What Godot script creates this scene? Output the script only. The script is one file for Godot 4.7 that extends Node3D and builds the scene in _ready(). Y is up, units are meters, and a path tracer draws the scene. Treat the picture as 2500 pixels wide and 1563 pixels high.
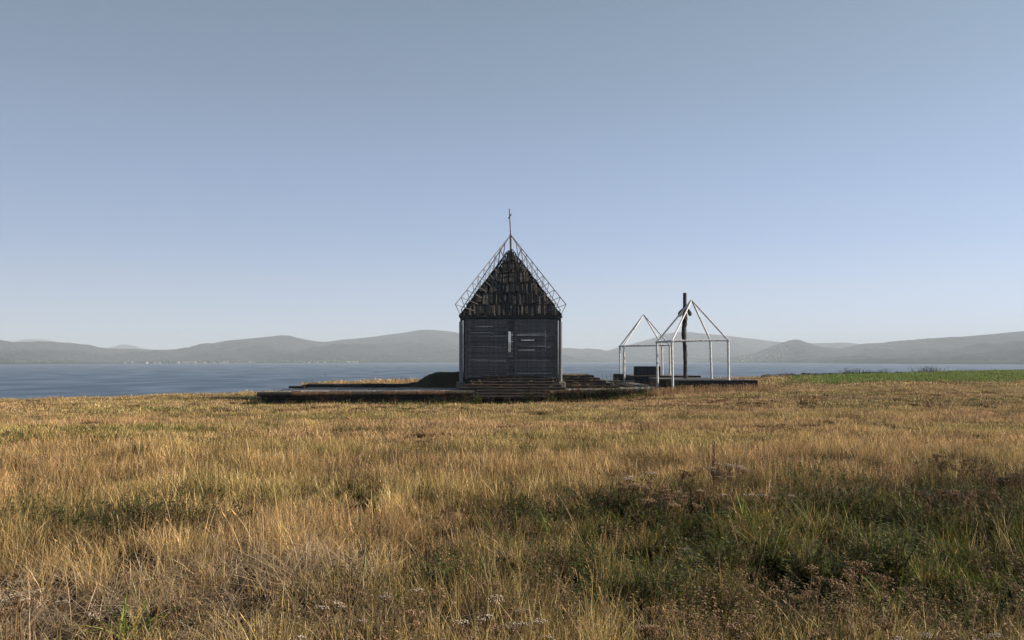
extends Node3D
# A weathered slatted chapel on a stone terrace above a lake, open white frames beside it, a dry meadow in front.
# World: x right, y up, the camera looks along -z from (0, EYE, 0); "d" is the distance ahead (d = -z).

const EYE := 1.65
const LAKE := -12.35
const SUN_EL := 23.0
const SUN_BACK := 3.0

var rng := RandomNumberGenerator.new()
var n1 := FastNoiseLite.new()
var n2 := FastNoiseLite.new()
var n3 := FastNoiseLite.new()
var M := {}
var taken := {}

# ---------------------------------------------------------------- mesh builder
class MB:
	var v := PackedVector3Array()
	var n := PackedVector3Array()
	var c := PackedColorArray()
	func tri(a: Vector3, b: Vector3, e: Vector3, na: Vector3, nb: Vector3, ne: Vector3, col := Color.WHITE):
		if (b - a).cross(e - a).dot(na + nb + ne) > 0.0:
			v.append_array([a, e, b]); n.append_array([na, ne, nb])
		else:
			v.append_array([a, b, e]); n.append_array([na, nb, ne])
		c.append_array([col, col, col])
	func quad(a: Vector3, b: Vector3, e: Vector3, f: Vector3, nrm: Vector3, col := Color.WHITE):
		tri(a, b, e, nrm, nrm, nrm, col)
		tri(a, e, f, nrm, nrm, nrm, col)
	func facet(a: Vector3, b: Vector3, e: Vector3, away: Vector3, col := Color.WHITE):
		var nr := (b - a).cross(e - a).normalized()
		if nr.dot((a + b + e) / 3.0 - away) < 0.0:
			nr = -nr
		tri(a, b, e, nr, nr, nr, col)
	func box(t: Transform3D, s: Vector3, col := Color.WHITE):
		hexa(t, s, s, col)
	# a block whose bottom (s0) and top (s1) may differ in x and z
	func hexa(t: Transform3D, s0: Vector3, s1: Vector3, col := Color.WHITE):
		var p := []
		for k in 8:
			var top: bool = (k & 2) != 0
			var s: Vector3 = s1 if top else s0
			p.append(t * Vector3((0.5 if k & 1 else -0.5) * s.x, (0.5 if top else -0.5) * s0.y, (0.5 if k & 4 else -0.5) * s.z))
		var mid := t.origin
		for q in [[0, 1, 3, 2], [4, 5, 7, 6], [0, 1, 5, 4], [2, 3, 7, 6], [0, 2, 6, 4], [1, 3, 7, 5]]:
			facet(p[q[0]], p[q[1]], p[q[2]], mid, col)
			facet(p[q[0]], p[q[2]], p[q[3]], mid, col)
	# a block with chamfered edges
	func block(t: Transform3D, s: Vector3, b: float, col := Color.WHITE):
		var h := s * 0.5
		var rings := []
		for lv in [[-h.y, b], [-h.y + b, 0.0], [h.y - b, 0.0], [h.y, b]]:
			var i: float = lv[1]
			var x := h.x - i
			var z := h.z - i
			var k := minf(b, minf(x, z) * 0.9)
			var y: float = lv[0]
			rings.append([Vector3(-x + k, y, -z), Vector3(x - k, y, -z), Vector3(x, y, -z + k), Vector3(x, y, z - k), Vector3(x - k, y, z), Vector3(-x + k, y, z), Vector3(-x, y, z - k), Vector3(-x, y, -z + k)])
		var mid := t.origin
		for r in 3:
			for k in 8:
				var a: Vector3 = t * rings[r][k]
				var b2: Vector3 = t * rings[r][(k + 1) % 8]
				var e: Vector3 = t * rings[r + 1][(k + 1) % 8]
				var f: Vector3 = t * rings[r + 1][k]
				facet(a, b2, e, mid, col)
				facet(a, e, f, mid, col)
		for r in [0, 3]:
			for k in range(1, 7):
				facet(t * rings[r][0], t * rings[r][k], t * rings[r][k + 1], mid, col)
	func tube(p0: Vector3, p1: Vector3, r0: float, r1: float, sides := 8, col := Color.WHITE, caps := true):
		var ax := (p1 - p0).normalized()
		var sd := ax.cross(Vector3.UP if absf(ax.y) < 0.9 else Vector3.RIGHT).normalized()
		var up := sd.cross(ax)
		for k in sides:
			var a0 := TAU * k / sides
			var a1 := TAU * (k + 1) / sides
			var e0 := sd * cos(a0) + up * sin(a0)
			var e1 := sd * cos(a1) + up * sin(a1)
			tri(p0 + e0 * r0, p0 + e1 * r0, p1 + e1 * r1, e0, e1, e1, col)
			tri(p0 + e0 * r0, p1 + e1 * r1, p1 + e0 * r1, e0, e1, e0, col)
			if caps:
				tri(p0, p0 + e0 * r0, p0 + e1 * r0, -ax, -ax, -ax, col)
				tri(p1, p1 + e0 * r1, p1 + e1 * r1, ax, ax, ax, col)
	func commit() -> ArrayMesh:
		var a := []
		a.resize(Mesh.ARRAY_MAX)
		a[Mesh.ARRAY_VERTEX] = v
		a[Mesh.ARRAY_NORMAL] = n
		a[Mesh.ARRAY_COLOR] = c
		var m := ArrayMesh.new()
		m.add_surface_from_arrays(Mesh.PRIMITIVE_TRIANGLES, a)
		return m

# ---------------------------------------------------------------- scene helpers
func numbered(called: String) -> String:
	var k: int = taken.get(called, 0)
	taken[called] = k + 1
	return called if k == 0 else "%s_%03d" % [called, k]

func part(called: String, mesh: Mesh, mat: Material, parent: Node3D, t := Transform3D.IDENTITY) -> MeshInstance3D:
	var o := MeshInstance3D.new()
	o.name = called
	o.mesh = mesh
	o.transform = t
	o.material_override = mat
	parent.add_child(o, true)
	return o

func tag(o: Node3D, label: String, category: String, group := ""):
	o.set_meta("label", label)
	o.set_meta("category", category)
	if group != "":
		o.set_meta("group", group)

func thing(called: String, label: String, category: String, at := Vector3.ZERO, turn := 0.0, group := "") -> Node3D:
	var o := Node3D.new()
	o.name = numbered(called)
	add_child(o)
	o.position = at
	o.rotation.y = turn
	tag(o, label, category, group)
	return o

func solo(called: String, mesh: Mesh, mat: Material, t := Transform3D.IDENTITY) -> MeshInstance3D:
	var o := MeshInstance3D.new()
	o.name = numbered(called)
	o.mesh = mesh
	o.transform = t
	o.material_override = mat
	add_child(o)
	return o

func place(x: float, y: float, d: float) -> Transform3D:
	return Transform3D(Basis.IDENTITY, Vector3(x, y, -d))

func ss(a: float, b: float, x: float) -> float:
	return smoothstep(a, b, x)

func lookup(pts: Array, x: float) -> float:
	if x <= pts[0][0]:
		return pts[0][1]
	for k in pts.size() - 1:
		if x <= pts[k + 1][0]:
			var t: float = (x - pts[k][0]) / (pts[k + 1][0] - pts[k][0])
			return lerpf(pts[k][1], pts[k + 1][1], t)
	return pts[-1][1]

func lookup_smooth(pts: Array, x: float) -> float:
	var last := pts.size() - 1
	if x <= pts[0][0]:
		return pts[0][1]
	for k in last:
		if x <= pts[k + 1][0]:
			var x0: float = pts[k][0]
			var x1: float = pts[k + 1][0]
			var y0: float = pts[k][1]
			var y1: float = pts[k + 1][1]
			var m0: float = (y1 - y0) / (x1 - x0)
			var m1 := m0
			if k > 0:
				m0 = (y1 - pts[k - 1][1]) / (x1 - pts[k - 1][0])
			if k + 2 <= last:
				m1 = (pts[k + 2][1] - y0) / (pts[k + 2][0] - x0)
			var w := x1 - x0
			var t := (x - x0) / w
			return y0 * (1 + 2 * t) * (1 - t) * (1 - t) + m0 * w * t * (1 - t) * (1 - t) + y1 * t * t * (3 - 2 * t) + m1 * w * t * t * (t - 1)
	return pts[last][1]

# ---------------------------------------------------------------- materials
func noise_image(seed_: int, freq: float, size: int, lo: Color, hi: Color, stretch := 1.0, octaves := 4, contrast := 1.0) -> ImageTexture:
	var f := FastNoiseLite.new()
	f.seed = seed_
	f.noise_type = FastNoiseLite.TYPE_SIMPLEX_SMOOTH
	f.frequency = freq
	f.fractal_octaves = octaves
	var g := f.get_seamless_image(size, maxi(8, int(size / stretch)))
	if stretch != 1.0:
		g.resize(size, size, Image.INTERPOLATE_CUBIC)
	var im := Image.create(size, size, true, Image.FORMAT_RGB8)
	for y in size:
		for x in size:
			var t: float = clampf((g.get_pixel(x, y).r - 0.5) * contrast + 0.5, 0.0, 1.0)
			im.set_pixel(x, y, lo.lerp(hi, t))
	return ImageTexture.create_from_image(im)

func wave_normal(seed_: int, freq: float, size: int, strength: float) -> ImageTexture:
	var f := FastNoiseLite.new()
	f.seed = seed_
	f.frequency = freq
	f.fractal_octaves = 4
	var g := f.get_seamless_image(size, size)
	g.convert(Image.FORMAT_RGBA8)
	g.bump_map_to_normal_map(strength)
	return ImageTexture.create_from_image(g)

func lin(r: float, g: float, b: float) -> Color:
	return Color(r, g, b).linear_to_srgb()

func mat(col: Color, rough := 0.9, tex: Texture2D = null, scale := Vector3.ONE, world := false) -> StandardMaterial3D:
	var m := StandardMaterial3D.new()
	m.albedo_color = col
	m.roughness = rough
	if tex:
		m.albedo_texture = tex
		m.uv1_triplanar = true
		m.uv1_world_triplanar = world
		m.uv1_scale = scale
	return m

func vmat(rough := 0.9, back := 0.0) -> StandardMaterial3D:
	var m := StandardMaterial3D.new()
	m.vertex_color_use_as_albedo = true
	m.roughness = rough
	m.cull_mode = BaseMaterial3D.CULL_DISABLED
	m.metallic_specular = 0.25
	if back > 0.0:
		m.backlight_enabled = true
		m.backlight = Color(back, back, back)
	return m

func rusty_paint() -> ImageTexture:
	# white paint, dulled in places, with rust breaking through in small spots
	var f := FastNoiseLite.new()
	f.seed = 44
	f.frequency = 0.03
	f.fractal_octaves = 5
	var g := f.get_seamless_image(256, 256)
	var im := Image.create(256, 256, true, Image.FORMAT_RGB8)
	for y in 256:
		for x in 256:
			var t := g.get_pixel(x, y).r
			var c := Color(0.88, 0.87, 0.86).lerp(Color(1, 1, 1), smoothstep(0.3, 0.6, t))
			im.set_pixel(x, y, Color(0.6, 0.47, 0.37).lerp(c, smoothstep(0.17, 0.26, t)))
	return ImageTexture.create_from_image(im)

func make_materials():
	var grain := noise_image(11, 0.03, 256, Color(0.35, 0.34, 0.33), Color(1, 1, 1), 1.0, 5, 1.6)
	var stain := noise_image(12, 0.02, 256, Color(0.45, 0.45, 0.45), Color(1, 1, 1), 1.0, 5, 1.5)
	var bump := noise_image(13, 0.06, 256, Color.BLACK, Color.WHITE, 1.0, 5, 1.3)
	var streak := noise_image(18, 0.035, 256, Color(0.2, 0.19, 0.18), Color(1, 1, 1), 1.0, 4, 2.4)
	var soft := noise_image(17, 0.02, 128, Color(0.8, 0.8, 0.8), Color(1, 1, 1), 1.0, 4, 1.2)
	M.shingle = []
	for c in [lin(0.042, 0.035, 0.032), lin(0.06, 0.052, 0.046), lin(0.09, 0.08, 0.072), lin(0.028, 0.024, 0.022), lin(0.2, 0.185, 0.17)]:
		M.shingle.append(mat(c, 0.85, streak, Vector3(3.2, 0.3, 3.2)))
	M.deck = mat(lin(0.03, 0.026, 0.024), 0.95, grain, Vector3(1, 1, 1))
	M.slat = []
	for c in [lin(0.165, 0.165, 0.17), lin(0.205, 0.203, 0.205), lin(0.12, 0.121, 0.127)]:
		M.slat.append(mat(c, 0.8, grain, Vector3(0.5, 8, 8)))
	M.post_wood = mat(lin(0.19, 0.192, 0.2), 0.8, grain, Vector3(8, 0.5, 8))
	M.beam = mat(lin(0.05, 0.045, 0.042), 0.85, grain, Vector3(0.5, 6, 6))
	M.pipe = mat(lin(0.14, 0.14, 0.15), 0.6, soft, Vector3(0.9, 0.4, 0.9))
	M.truss = mat(lin(0.2, 0.185, 0.18), 0.6, soft, Vector3(2, 2, 2))
	M.white = mat(lin(0.62, 0.615, 0.605), 0.45, rusty_paint(), Vector3(1.1, 0.5, 1.1))
	var lichen := noise_image(15, 0.025, 256, Color(0.42, 0.40, 0.38), Color(1, 0.99, 0.96), 1.0, 5, 1.6)
	M.paver = []
	for c in [lin(0.27, 0.255, 0.245), lin(0.2, 0.19, 0.185), lin(0.34, 0.325, 0.31)]:
		var pm := mat(c, 0.9, lichen, Vector3(0.9, 0.9, 0.9), true)
		M.paver.append(pm)
	var rust := noise_image(16, 0.022, 256, Color(0.45, 0.42, 0.40), Color(1, 0.96, 0.92), 1.0, 5, 1.5)
	M.kerb = []
	for c in [lin(0.2, 0.112, 0.052), lin(0.15, 0.092, 0.05), lin(0.12, 0.083, 0.053), lin(0.026, 0.023, 0.022), lin(0.075, 0.06, 0.047)]:
		M.kerb.append(mat(c, 0.9, rust, Vector3(0.8, 1.4, 1.4), true))
	M.step = []
	for c in [lin(0.11, 0.07, 0.045), lin(0.085, 0.064, 0.05), lin(0.07, 0.062, 0.055)]:
		M.step.append(mat(c, 0.92, rust, Vector3(0.22, 1.6, 0.8), true))
	M.fill = mat(lin(0.045, 0.04, 0.036), 0.95, stain, Vector3(1, 1, 1), true)
	M.basalt = mat(lin(0.02, 0.019, 0.019), 0.8, stain, Vector3(0.8, 0.8, 0.8), true)
	M.basalt2 = mat(lin(0.03, 0.029, 0.03), 0.7, stain, Vector3(1.2, 1.2, 1.2), true)
	M.cap = mat(lin(0.13, 0.123, 0.117), 0.9, lichen, Vector3(1, 1, 1), true)
	M.concrete = mat(lin(0.2, 0.19, 0.175), 0.9, lichen, Vector3(1.6, 1.6, 1.6), true)
	M.char = mat(lin(0.014, 0.012, 0.012), 0.7, grain, Vector3(6, 0.8, 6))
	M.soil = mat(lin(0.03, 0.024, 0.018), 1.0, stain, Vector3(0.7, 0.7, 0.7), true)
	M.glass_dark = mat(lin(0.03, 0.03, 0.035), 0.3)
	M.ground = vmat(1.0)
	M.hill = vmat(1.0)
	M.blade = vmat(0.6, 0.7)
	M.leaf = vmat(0.55, 0.6)
	M.dry = vmat(0.9)
	M.stone = mat(lin(0.33, 0.31, 0.3), 0.95, lichen, Vector3(3, 3, 3))
	M.rock = mat(lin(0.06, 0.052, 0.047), 0.95, stain, Vector3(0.7, 0.7, 0.7), true)
	M.house = []
	for c in [lin(0.26, 0.245, 0.23), lin(0.19, 0.175, 0.16), lin(0.36, 0.35, 0.335), lin(0.15, 0.135, 0.12)]:
		M.house.append(mat(c, 0.9))
	M.house_roof = mat(lin(0.2, 0.17, 0.16), 0.9)
	M.boat = mat(lin(0.1, 0.09, 0.09), 0.6)
	M.boat_white = mat(lin(0.45, 0.45, 0.45), 0.6)
	var w := StandardMaterial3D.new()
	w.albedo_color = lin(0.025, 0.055, 0.1)
	w.roughness = 1.0
	w.roughness_texture = noise_image(21, 0.012, 512, Color(0.34, 0.34, 0.34), Color(0.56, 0.56, 0.56), 1.0, 5, 1.9)
	w.uv1_triplanar = true
	w.uv1_world_triplanar = true
	w.uv1_scale = Vector3(0.0031, 0.0023, 0.0019)
	M.lake = w
	M.puddle = mat(lin(0.02, 0.022, 0.025), 0.06)

# ---------------------------------------------------------------- light, air, camera
func make_sky() -> Sky:
	var stops := [[0.0, Color8(222, 233, 246)], [3.0, Color8(200, 217, 240)], [8.0, Color8(170, 192, 226)], [12.0, Color8(156, 178, 213)], [18.0, Color8(139, 160, 187)], [24.0, Color8(126, 147, 169)], [45.0, Color8(106, 131, 160)], [90.0, Color8(90, 116, 148)]]
	var lins := []
	for s in stops:
		lins.append([s[0], s[1].srgb_to_linear()])
	var e := deg_to_rad(SUN_EL)
	var az := deg_to_rad(SUN_BACK)
	var sun := Vector3(cos(e) * cos(az), sin(e), -cos(e) * sin(az))
	var w := 720
	var h := 360
	var data := PackedFloat32Array()
	data.resize(w * h * 3)
	var at := 0
	for j in h:
		var el := 90.0 - (j + 0.5) * 180.0 / h
		var ce := cos(deg_to_rad(el))
		var y := sin(deg_to_rad(el))
		var base := Color.BLACK
		var q := maxf(el, 0.0)
		for k in lins.size() - 1:
			if q >= lins[k][0]:
				var t: float = clampf((q - lins[k][0]) / (lins[k + 1][0] - lins[k][0]), 0.0, 1.0)
				base = lins[k][1].lerp(lins[k + 1][1], t)
		for i in w:
			var a := (i + 0.5) / w * TAU  # column 0 looks along -z, a quarter on looks along +x
			var dir := Vector3(sin(a) * ce, y, -cos(a) * ce)
			var g := rad_to_deg(acos(clampf(dir.dot(sun), -1.0, 1.0)))
			var f := (0.73 + 1.5 * exp(-g / 45.0)) / 1.9
			var warm := 0.25 * exp(-g / 25.0)
			data[at] = base.r * f * (1.0 + warm)
			data[at + 1] = base.g * f * (1.0 + warm * 0.6)
			data[at + 2] = base.b * f
			at += 3
	var im := Image.create_from_data(w, h, false, Image.FORMAT_RGBF, data.to_byte_array())
	var p := PanoramaSkyMaterial.new()
	p.panorama = ImageTexture.create_from_image(im)
	var s2 := Sky.new()
	s2.sky_material = p
	return s2

func make_light_and_camera():
	var cam := Camera3D.new()
	cam.name = "camera"
	add_child(cam)
	cam.position = Vector3(0, EYE, 0)
	var near := 0.1
	# 2000 px focal length on a 1563 px high picture whose horizon lies 97.5 px under its middle
	cam.set_frustum(1563.0 / 2000.0 * near, Vector2(0, 97.5 / 2000.0 * near), near, 30000.0)
	cam.current = true
	var env := Environment.new()
	env.background_mode = Environment.BG_SKY
	env.sky = make_sky()
	env.ambient_light_source = Environment.AMBIENT_SOURCE_SKY
	env.tonemap_mode = Environment.TONE_MAPPER_LINEAR
	env.tonemap_exposure = 1.9
	env.fog_enabled = true
	env.fog_density = 0.00015
	env.fog_light_color = Color(0.885, 0.94, 1.0)
	env.sdfgi_enabled = true
	env.ssao_enabled = true
	env.ssil_enabled = true
	var we := WorldEnvironment.new()
	we.name = "world_environment"
	we.environment = env
	add_child(we)
	var sun := DirectionalLight3D.new()
	sun.name = "sun"
	sun.light_color = Color(1.0, 0.93, 0.82)
	sun.light_energy = 1.6
	sun.light_angular_distance = 0.5
	sun.shadow_enabled = true
	add_child(sun)
	var e := deg_to_rad(SUN_EL)
	var az := deg_to_rad(SUN_BACK)
	sun.look_at_from_position(Vector3(cos(e) * cos(az), sin(e), -cos(e) * sin(az)) * 100.0, Vector3.ZERO)

# ---------------------------------------------------------------- ground and lake
var EDGE := [[-140, 20], [-60, 36], [-28, 45.5], [-15.6, 52.5], [0, 60], [8, 66], [12, 68], [18, 72], [23, 76], [33, 83], [60, 99], [140, 135]]

func edge_at(x: float) -> float:
	return lookup(EDGE, x) + n1.get_noise_2d(x * 3.0, 7.0) * 1.6

func in_terrace(x: float, d: float, grow := 0.0) -> bool:
	# left and middle part, then the right part under the frames
	if x > -12.5 - grow and x < 1.9 + grow and d > 41.5 + (-1.73 - x) * -0.178 - grow and d < 47.7 + grow:
		return true
	if x >= 1.0 and x < 8.95 + grow and d > 41.55 + (x - 1.9) * 0.436 - grow and d < 64.0:
		return true
	if x >= 8.5 and x < 13.6 + grow and d > 45.2 - grow and d < 65.0:
		return true
	return false

func ground_base(x: float, d: float) -> float:
	var h := 0.03 - 0.45 * ss(5, 40, d) + 0.4 * ss(0, 14, x) * ss(15, 45, d) - 0.12 * ss(8, 25, -x) * ss(20, 45, d)
	h += 0.28 * ss(18, 60, x) * ss(40, 80, d)
	h += n1.get_noise_2d(x * 1.2, d * 1.2) * 0.07 + n2.get_noise_2d(x * 2.0, d * 2.0) * 0.03
	h -= 0.22 * ss(36.5, 39.5, d) * (1.0 - ss(42.0, 45.0, d)) * ss(-14.0, -12.0, x) * (1.0 - ss(5.0, 8.0, x))
	# a shallow hollow in the right foreground
	var hol := exp(-pow((x - 2.6) / 2.8, 2.0) - pow((d - 6.9) / 2.2, 2.0))
	h += hol * (-0.28 + 0.42 * n2.get_noise_2d(x * 5.0 + 30.0, d * 5.0))
	return h

func ground_h(x: float, d: float) -> float:
	var h := ground_base(x, d)
	if d > 40.0 and d < 62.0:
		h += 0.62 * ss(47.4, 48.2, d) * ss(-13.4, -12.2, x) * (1.0 - ss(4.5, 6.5, x))
	if d > 36.0 and in_terrace(x, d, 0.0):
		h = minf(h, -0.2)
	var over := d - edge_at(x)
	if over > 0.0:
		h -= 13.6 * ss(0.0, 45.0, over) + over * 0.03
	return h

func make_ground():
	var ds := []
	var d := -10.0
	while d < 190.0:
		ds.append(d)
		d += 0.5 if d < 36.0 else (0.4 if d < 66.0 else (1.0 if d < 110.0 else 5.0))
	var cols := 220
	var v := PackedVector3Array()
	var c := PackedColorArray()
	var ix := PackedInt32Array()
	for r in ds.size():
		for k in cols + 1:
			var q := (float(k) / cols * 2.0 - 1.0) * 1.15
			var x: float = q * (maxf(ds[r], 0.0) * 0.78 + 14.0)
			v.append(Vector3(x, ground_h(x, ds[r]), -ds[r]))
			var t := n2.get_noise_2d(x * 6.0, ds[r] * 6.0) * 0.5 + 0.5
			var g := green_at(x, ds[r])
			var a := Color(0.075, 0.054, 0.03).lerp(Color(0.15, 0.11, 0.06), t)
			c.append(a.lerp(Color(0.045, 0.045, 0.02), clampf(g, 0.0, 1.0) * 0.85))
	for r in ds.size() - 1:
		for k in cols:
			var a := r * (cols + 1) + k
			ix.append_array([a, a + cols + 1, a + 1, a + 1, a + cols + 1, a + cols + 2])
	var st := SurfaceTool.new()
	var arr := []
	arr.resize(Mesh.ARRAY_MAX)
	arr[Mesh.ARRAY_VERTEX] = v
	arr[Mesh.ARRAY_COLOR] = c
	arr[Mesh.ARRAY_INDEX] = ix
	var am := ArrayMesh.new()
	am.add_surface_from_arrays(Mesh.PRIMITIVE_TRIANGLES, arr)
	st.create_from(am, 0)
	st.generate_normals(true)
	var o := solo("ground", st.commit(), M.ground)
	o.set_meta("kind", "structure")

func make_lake():
	var pm := PlaneMesh.new()
	pm.size = Vector2(26000, 12000)
	var o := solo("lake", pm, M.lake, place(0, LAKE, 6010))
	o.set_meta("kind", "structure")

# ---------------------------------------------------------------- hills across the lake
var RANGES := []

func hill_point(k: int, u: float, t: float) -> Vector3:
	var R: Dictionary = RANGES[k]
	var d0: float = lookup(R.base, u)
	var d1: float = d0 + R.deep
	var vv := lookup_smooth(R.crest, u)
	var top: float = (879.0 - vv) * d1 / 2000.0 + EYE
	var d := lerpf(d0, d1, minf(t, 1.4))
	var x := (u - 1250.0) / 2000.0 * d
	var y: float
	if t <= 1.0:
		var s := pow(t, float(R.bend))
		y = lerpf(LAKE - 0.5, top, s)
		var am: float = R.rough * s * (1.0 - s) * 18.0
		y += am * (n3.get_noise_2d(x * 0.022, d * 0.009) + 0.5 * n3.get_noise_2d(x * 0.07, d * 0.03)) + 0.8
	else:
		y = top - (t - 1.0) * (top - LAKE) * 0.9
	return Vector3(x, y, -d)

func make_hills():
	var far_color := [Color(0.31, 0.25, 0.18), Color(0.09, 0.1, 0.085), Color(0.5, 0.385, 0.265)]
	RANGES = [
		{"base": [[-900, 8000], [600, 8000]], "deep": 1500.0, "bend": 1.0, "rough": 10.0, "lo": -900, "hi": 460,
			"crest": [[-900, 842], [-300, 846], [-60, 844], [17, 838], [50, 830], [87, 828], [120, 831], [149, 839], [200, 849], [257, 851], [283, 844.5], [301, 841.4], [320, 843.3], [350, 851], [420, 862], [470, 868]]},
		{"base": [[-900, 2300], [0, 2545], [330, 3100], [700, 3500], [1250, 4300], [1480, 5000], [1700, 5200]], "deep": 2300.0, "bend": 1.25, "rough": 16.0, "lo": -900, "hi": 1720,
			"crest": [[-900, 838], [-300, 832], [0, 835], [56, 839.5], [149, 840.6], [223, 846], [257, 850], [335, 852.5], [394, 854.4], [465, 850], [521, 838.8], [558, 832], [632, 825], [692, 820], [707, 821], [744, 829], [789, 835], [837, 829.5], [893, 824.6], [992, 811.6], [1034, 805.4], [1086, 808.5], [1124, 813.7], [1200, 830], [1300, 845], [1374, 850], [1394, 850], [1420, 852.5], [1433, 851], [1462, 854], [1476, 858], [1560, 868], [1720, 880]]},
		{"base": [[1300, 5300], [2400, 5300]], "deep": 2200.0, "bend": 1.5, "rough": 14.0, "lo": 1320, "hi": 2400,
			"crest": [[1320, 881], [1416, 872], [1476, 858], [1509, 849], [1536, 842], [1602, 824], [1627, 815.5], [1648, 812], [1660, 810.5], [1685, 811], [1710, 814], [1772, 820], [1813, 825], [1838, 827.6], [1909, 835.8], [2009, 838], [2054, 836.5], [2084, 838.4], [2106, 841.4], [2200, 850], [2400, 862]]},
		{"base": [[1690, 4300], [1900, 3900], [2300, 3600]], "deep": 1300.0, "bend": 1.2, "rough": 7.0, "lo": 1696, "hi": 2300,
			"crest": [[1696, 884], [1727, 880], [1785, 872], [1822, 868], [1847, 860.5], [1893, 842.5], [1917, 835], [1930, 831], [1942, 829.5], [1950, 830], [1957, 832], [1976, 838.8], [2000, 846], [2060, 852], [2150, 860], [2300, 868]]},
		{"base": [[1840, 3800], [2000, 3300], [2250, 2750], [2500, 2500], [3400, 2200]], "deep": 2500.0, "bend": 1.15, "rough": 16.0, "lo": 1850, "hi": 3400,
			"crest": [[1850, 884], [1950, 872], [2050, 853], [2106, 841.4], [2158, 838.8], [2232, 832], [2344, 822.8], [2418, 816.5], [2500, 809], [2700, 797], [3400, 785]]}]
	for k in RANGES.size():
		var R: Dictionary = RANGES[k]
		var cols := int((R.hi - R.lo) / 5.0)
		var rows := 46
		var v := PackedVector3Array()
		var c := PackedColorArray()
		var ix := PackedInt32Array()
		for j in rows + 3:
			var t := float(j) / rows
			if j > rows:
				t = 1.0 + (j - rows) * 0.2
			for i in cols + 1:
				var u: float = lerpf(R.lo, R.hi, float(i) / cols)
				var p := hill_point(k, u, t)
				v.append(p)
				var a := n3.get_noise_2d(p.x * 0.016 + 90, p.z * 0.03)
				var b := n3.get_noise_2d(p.x * 0.035 - 50, p.z * 0.1 + p.y * 0.3)
				var col: Color = far_color[0].lerp(far_color[1], ss(0.0, 0.25, a + 0.5 * b))
				col = col.lerp(far_color[2], ss(0.0, 0.3, -a + 0.5 * b) * 0.9)
				if p.y < LAKE + 3.0 and k != 0:
					col = col.lerp(Color(0.3, 0.25, 0.18), 0.6)
				if b > 0.26 and t > 0.05:
					col = col.lerp(Color(0.045, 0.055, 0.05), 0.75)
				c.append(col)
		for j in rows + 2:
			for i in cols:
				var a := j * (cols + 1) + i
				ix.append_array([a, a + cols + 1, a + 1, a + 1, a + cols + 1, a + cols + 2])
		var arr := []
		arr.resize(Mesh.ARRAY_MAX)
		arr[Mesh.ARRAY_VERTEX] = v
		arr[Mesh.ARRAY_COLOR] = c
		arr[Mesh.ARRAY_INDEX] = ix
		var am := ArrayMesh.new()
		am.add_surface_from_arrays(Mesh.PRIMITIVE_TRIANGLES, arr)
		var st := SurfaceTool.new()
		st.create_from(am, 0)
		st.generate_normals(true)
		var o := solo("hill", st.commit(), M.hill)
		o.set_meta("kind", "structure")

func house_mesh(l: float, w: float, h: float, wall: Material) -> ArrayMesh:
	var b := MB.new()
	b.box(Transform3D(Basis.IDENTITY, Vector3(0, h * 0.5 - 1.0, 0)), Vector3(l, h + 2.0, w))
	for s in [-1.0, 1.0]:
		b.facet(Vector3(s * l * 0.5, h, -w * 0.5), Vector3(s * l * 0.5, h, w * 0.5), Vector3(s * l * 0.5, h + w * 0.4, 0), Vector3.ZERO)
	var m := b.commit()
	m.surface_set_material(0, wall)
	var r := MB.new()
	for s in [-1.0, 1.0]:
		var tilt := Basis(Vector3.RIGHT, s * atan2(w * 0.4, w * 0.5))
		r.box(Transform3D(tilt, Vector3(0, h + w * 0.2 + 0.2, s * w * 0.27)), Vector3(l + 0.8, 0.3, w * 0.7))
	var a := []
	a.resize(Mesh.ARRAY_MAX)
	a[Mesh.ARRAY_VERTEX] = r.v
	a[Mesh.ARRAY_NORMAL] = r.n
	m.add_surface_from_arrays(Mesh.PRIMITIVE_TRIANGLES, a)
	m.surface_set_material(1, M.house_roof)
	return m

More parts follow.
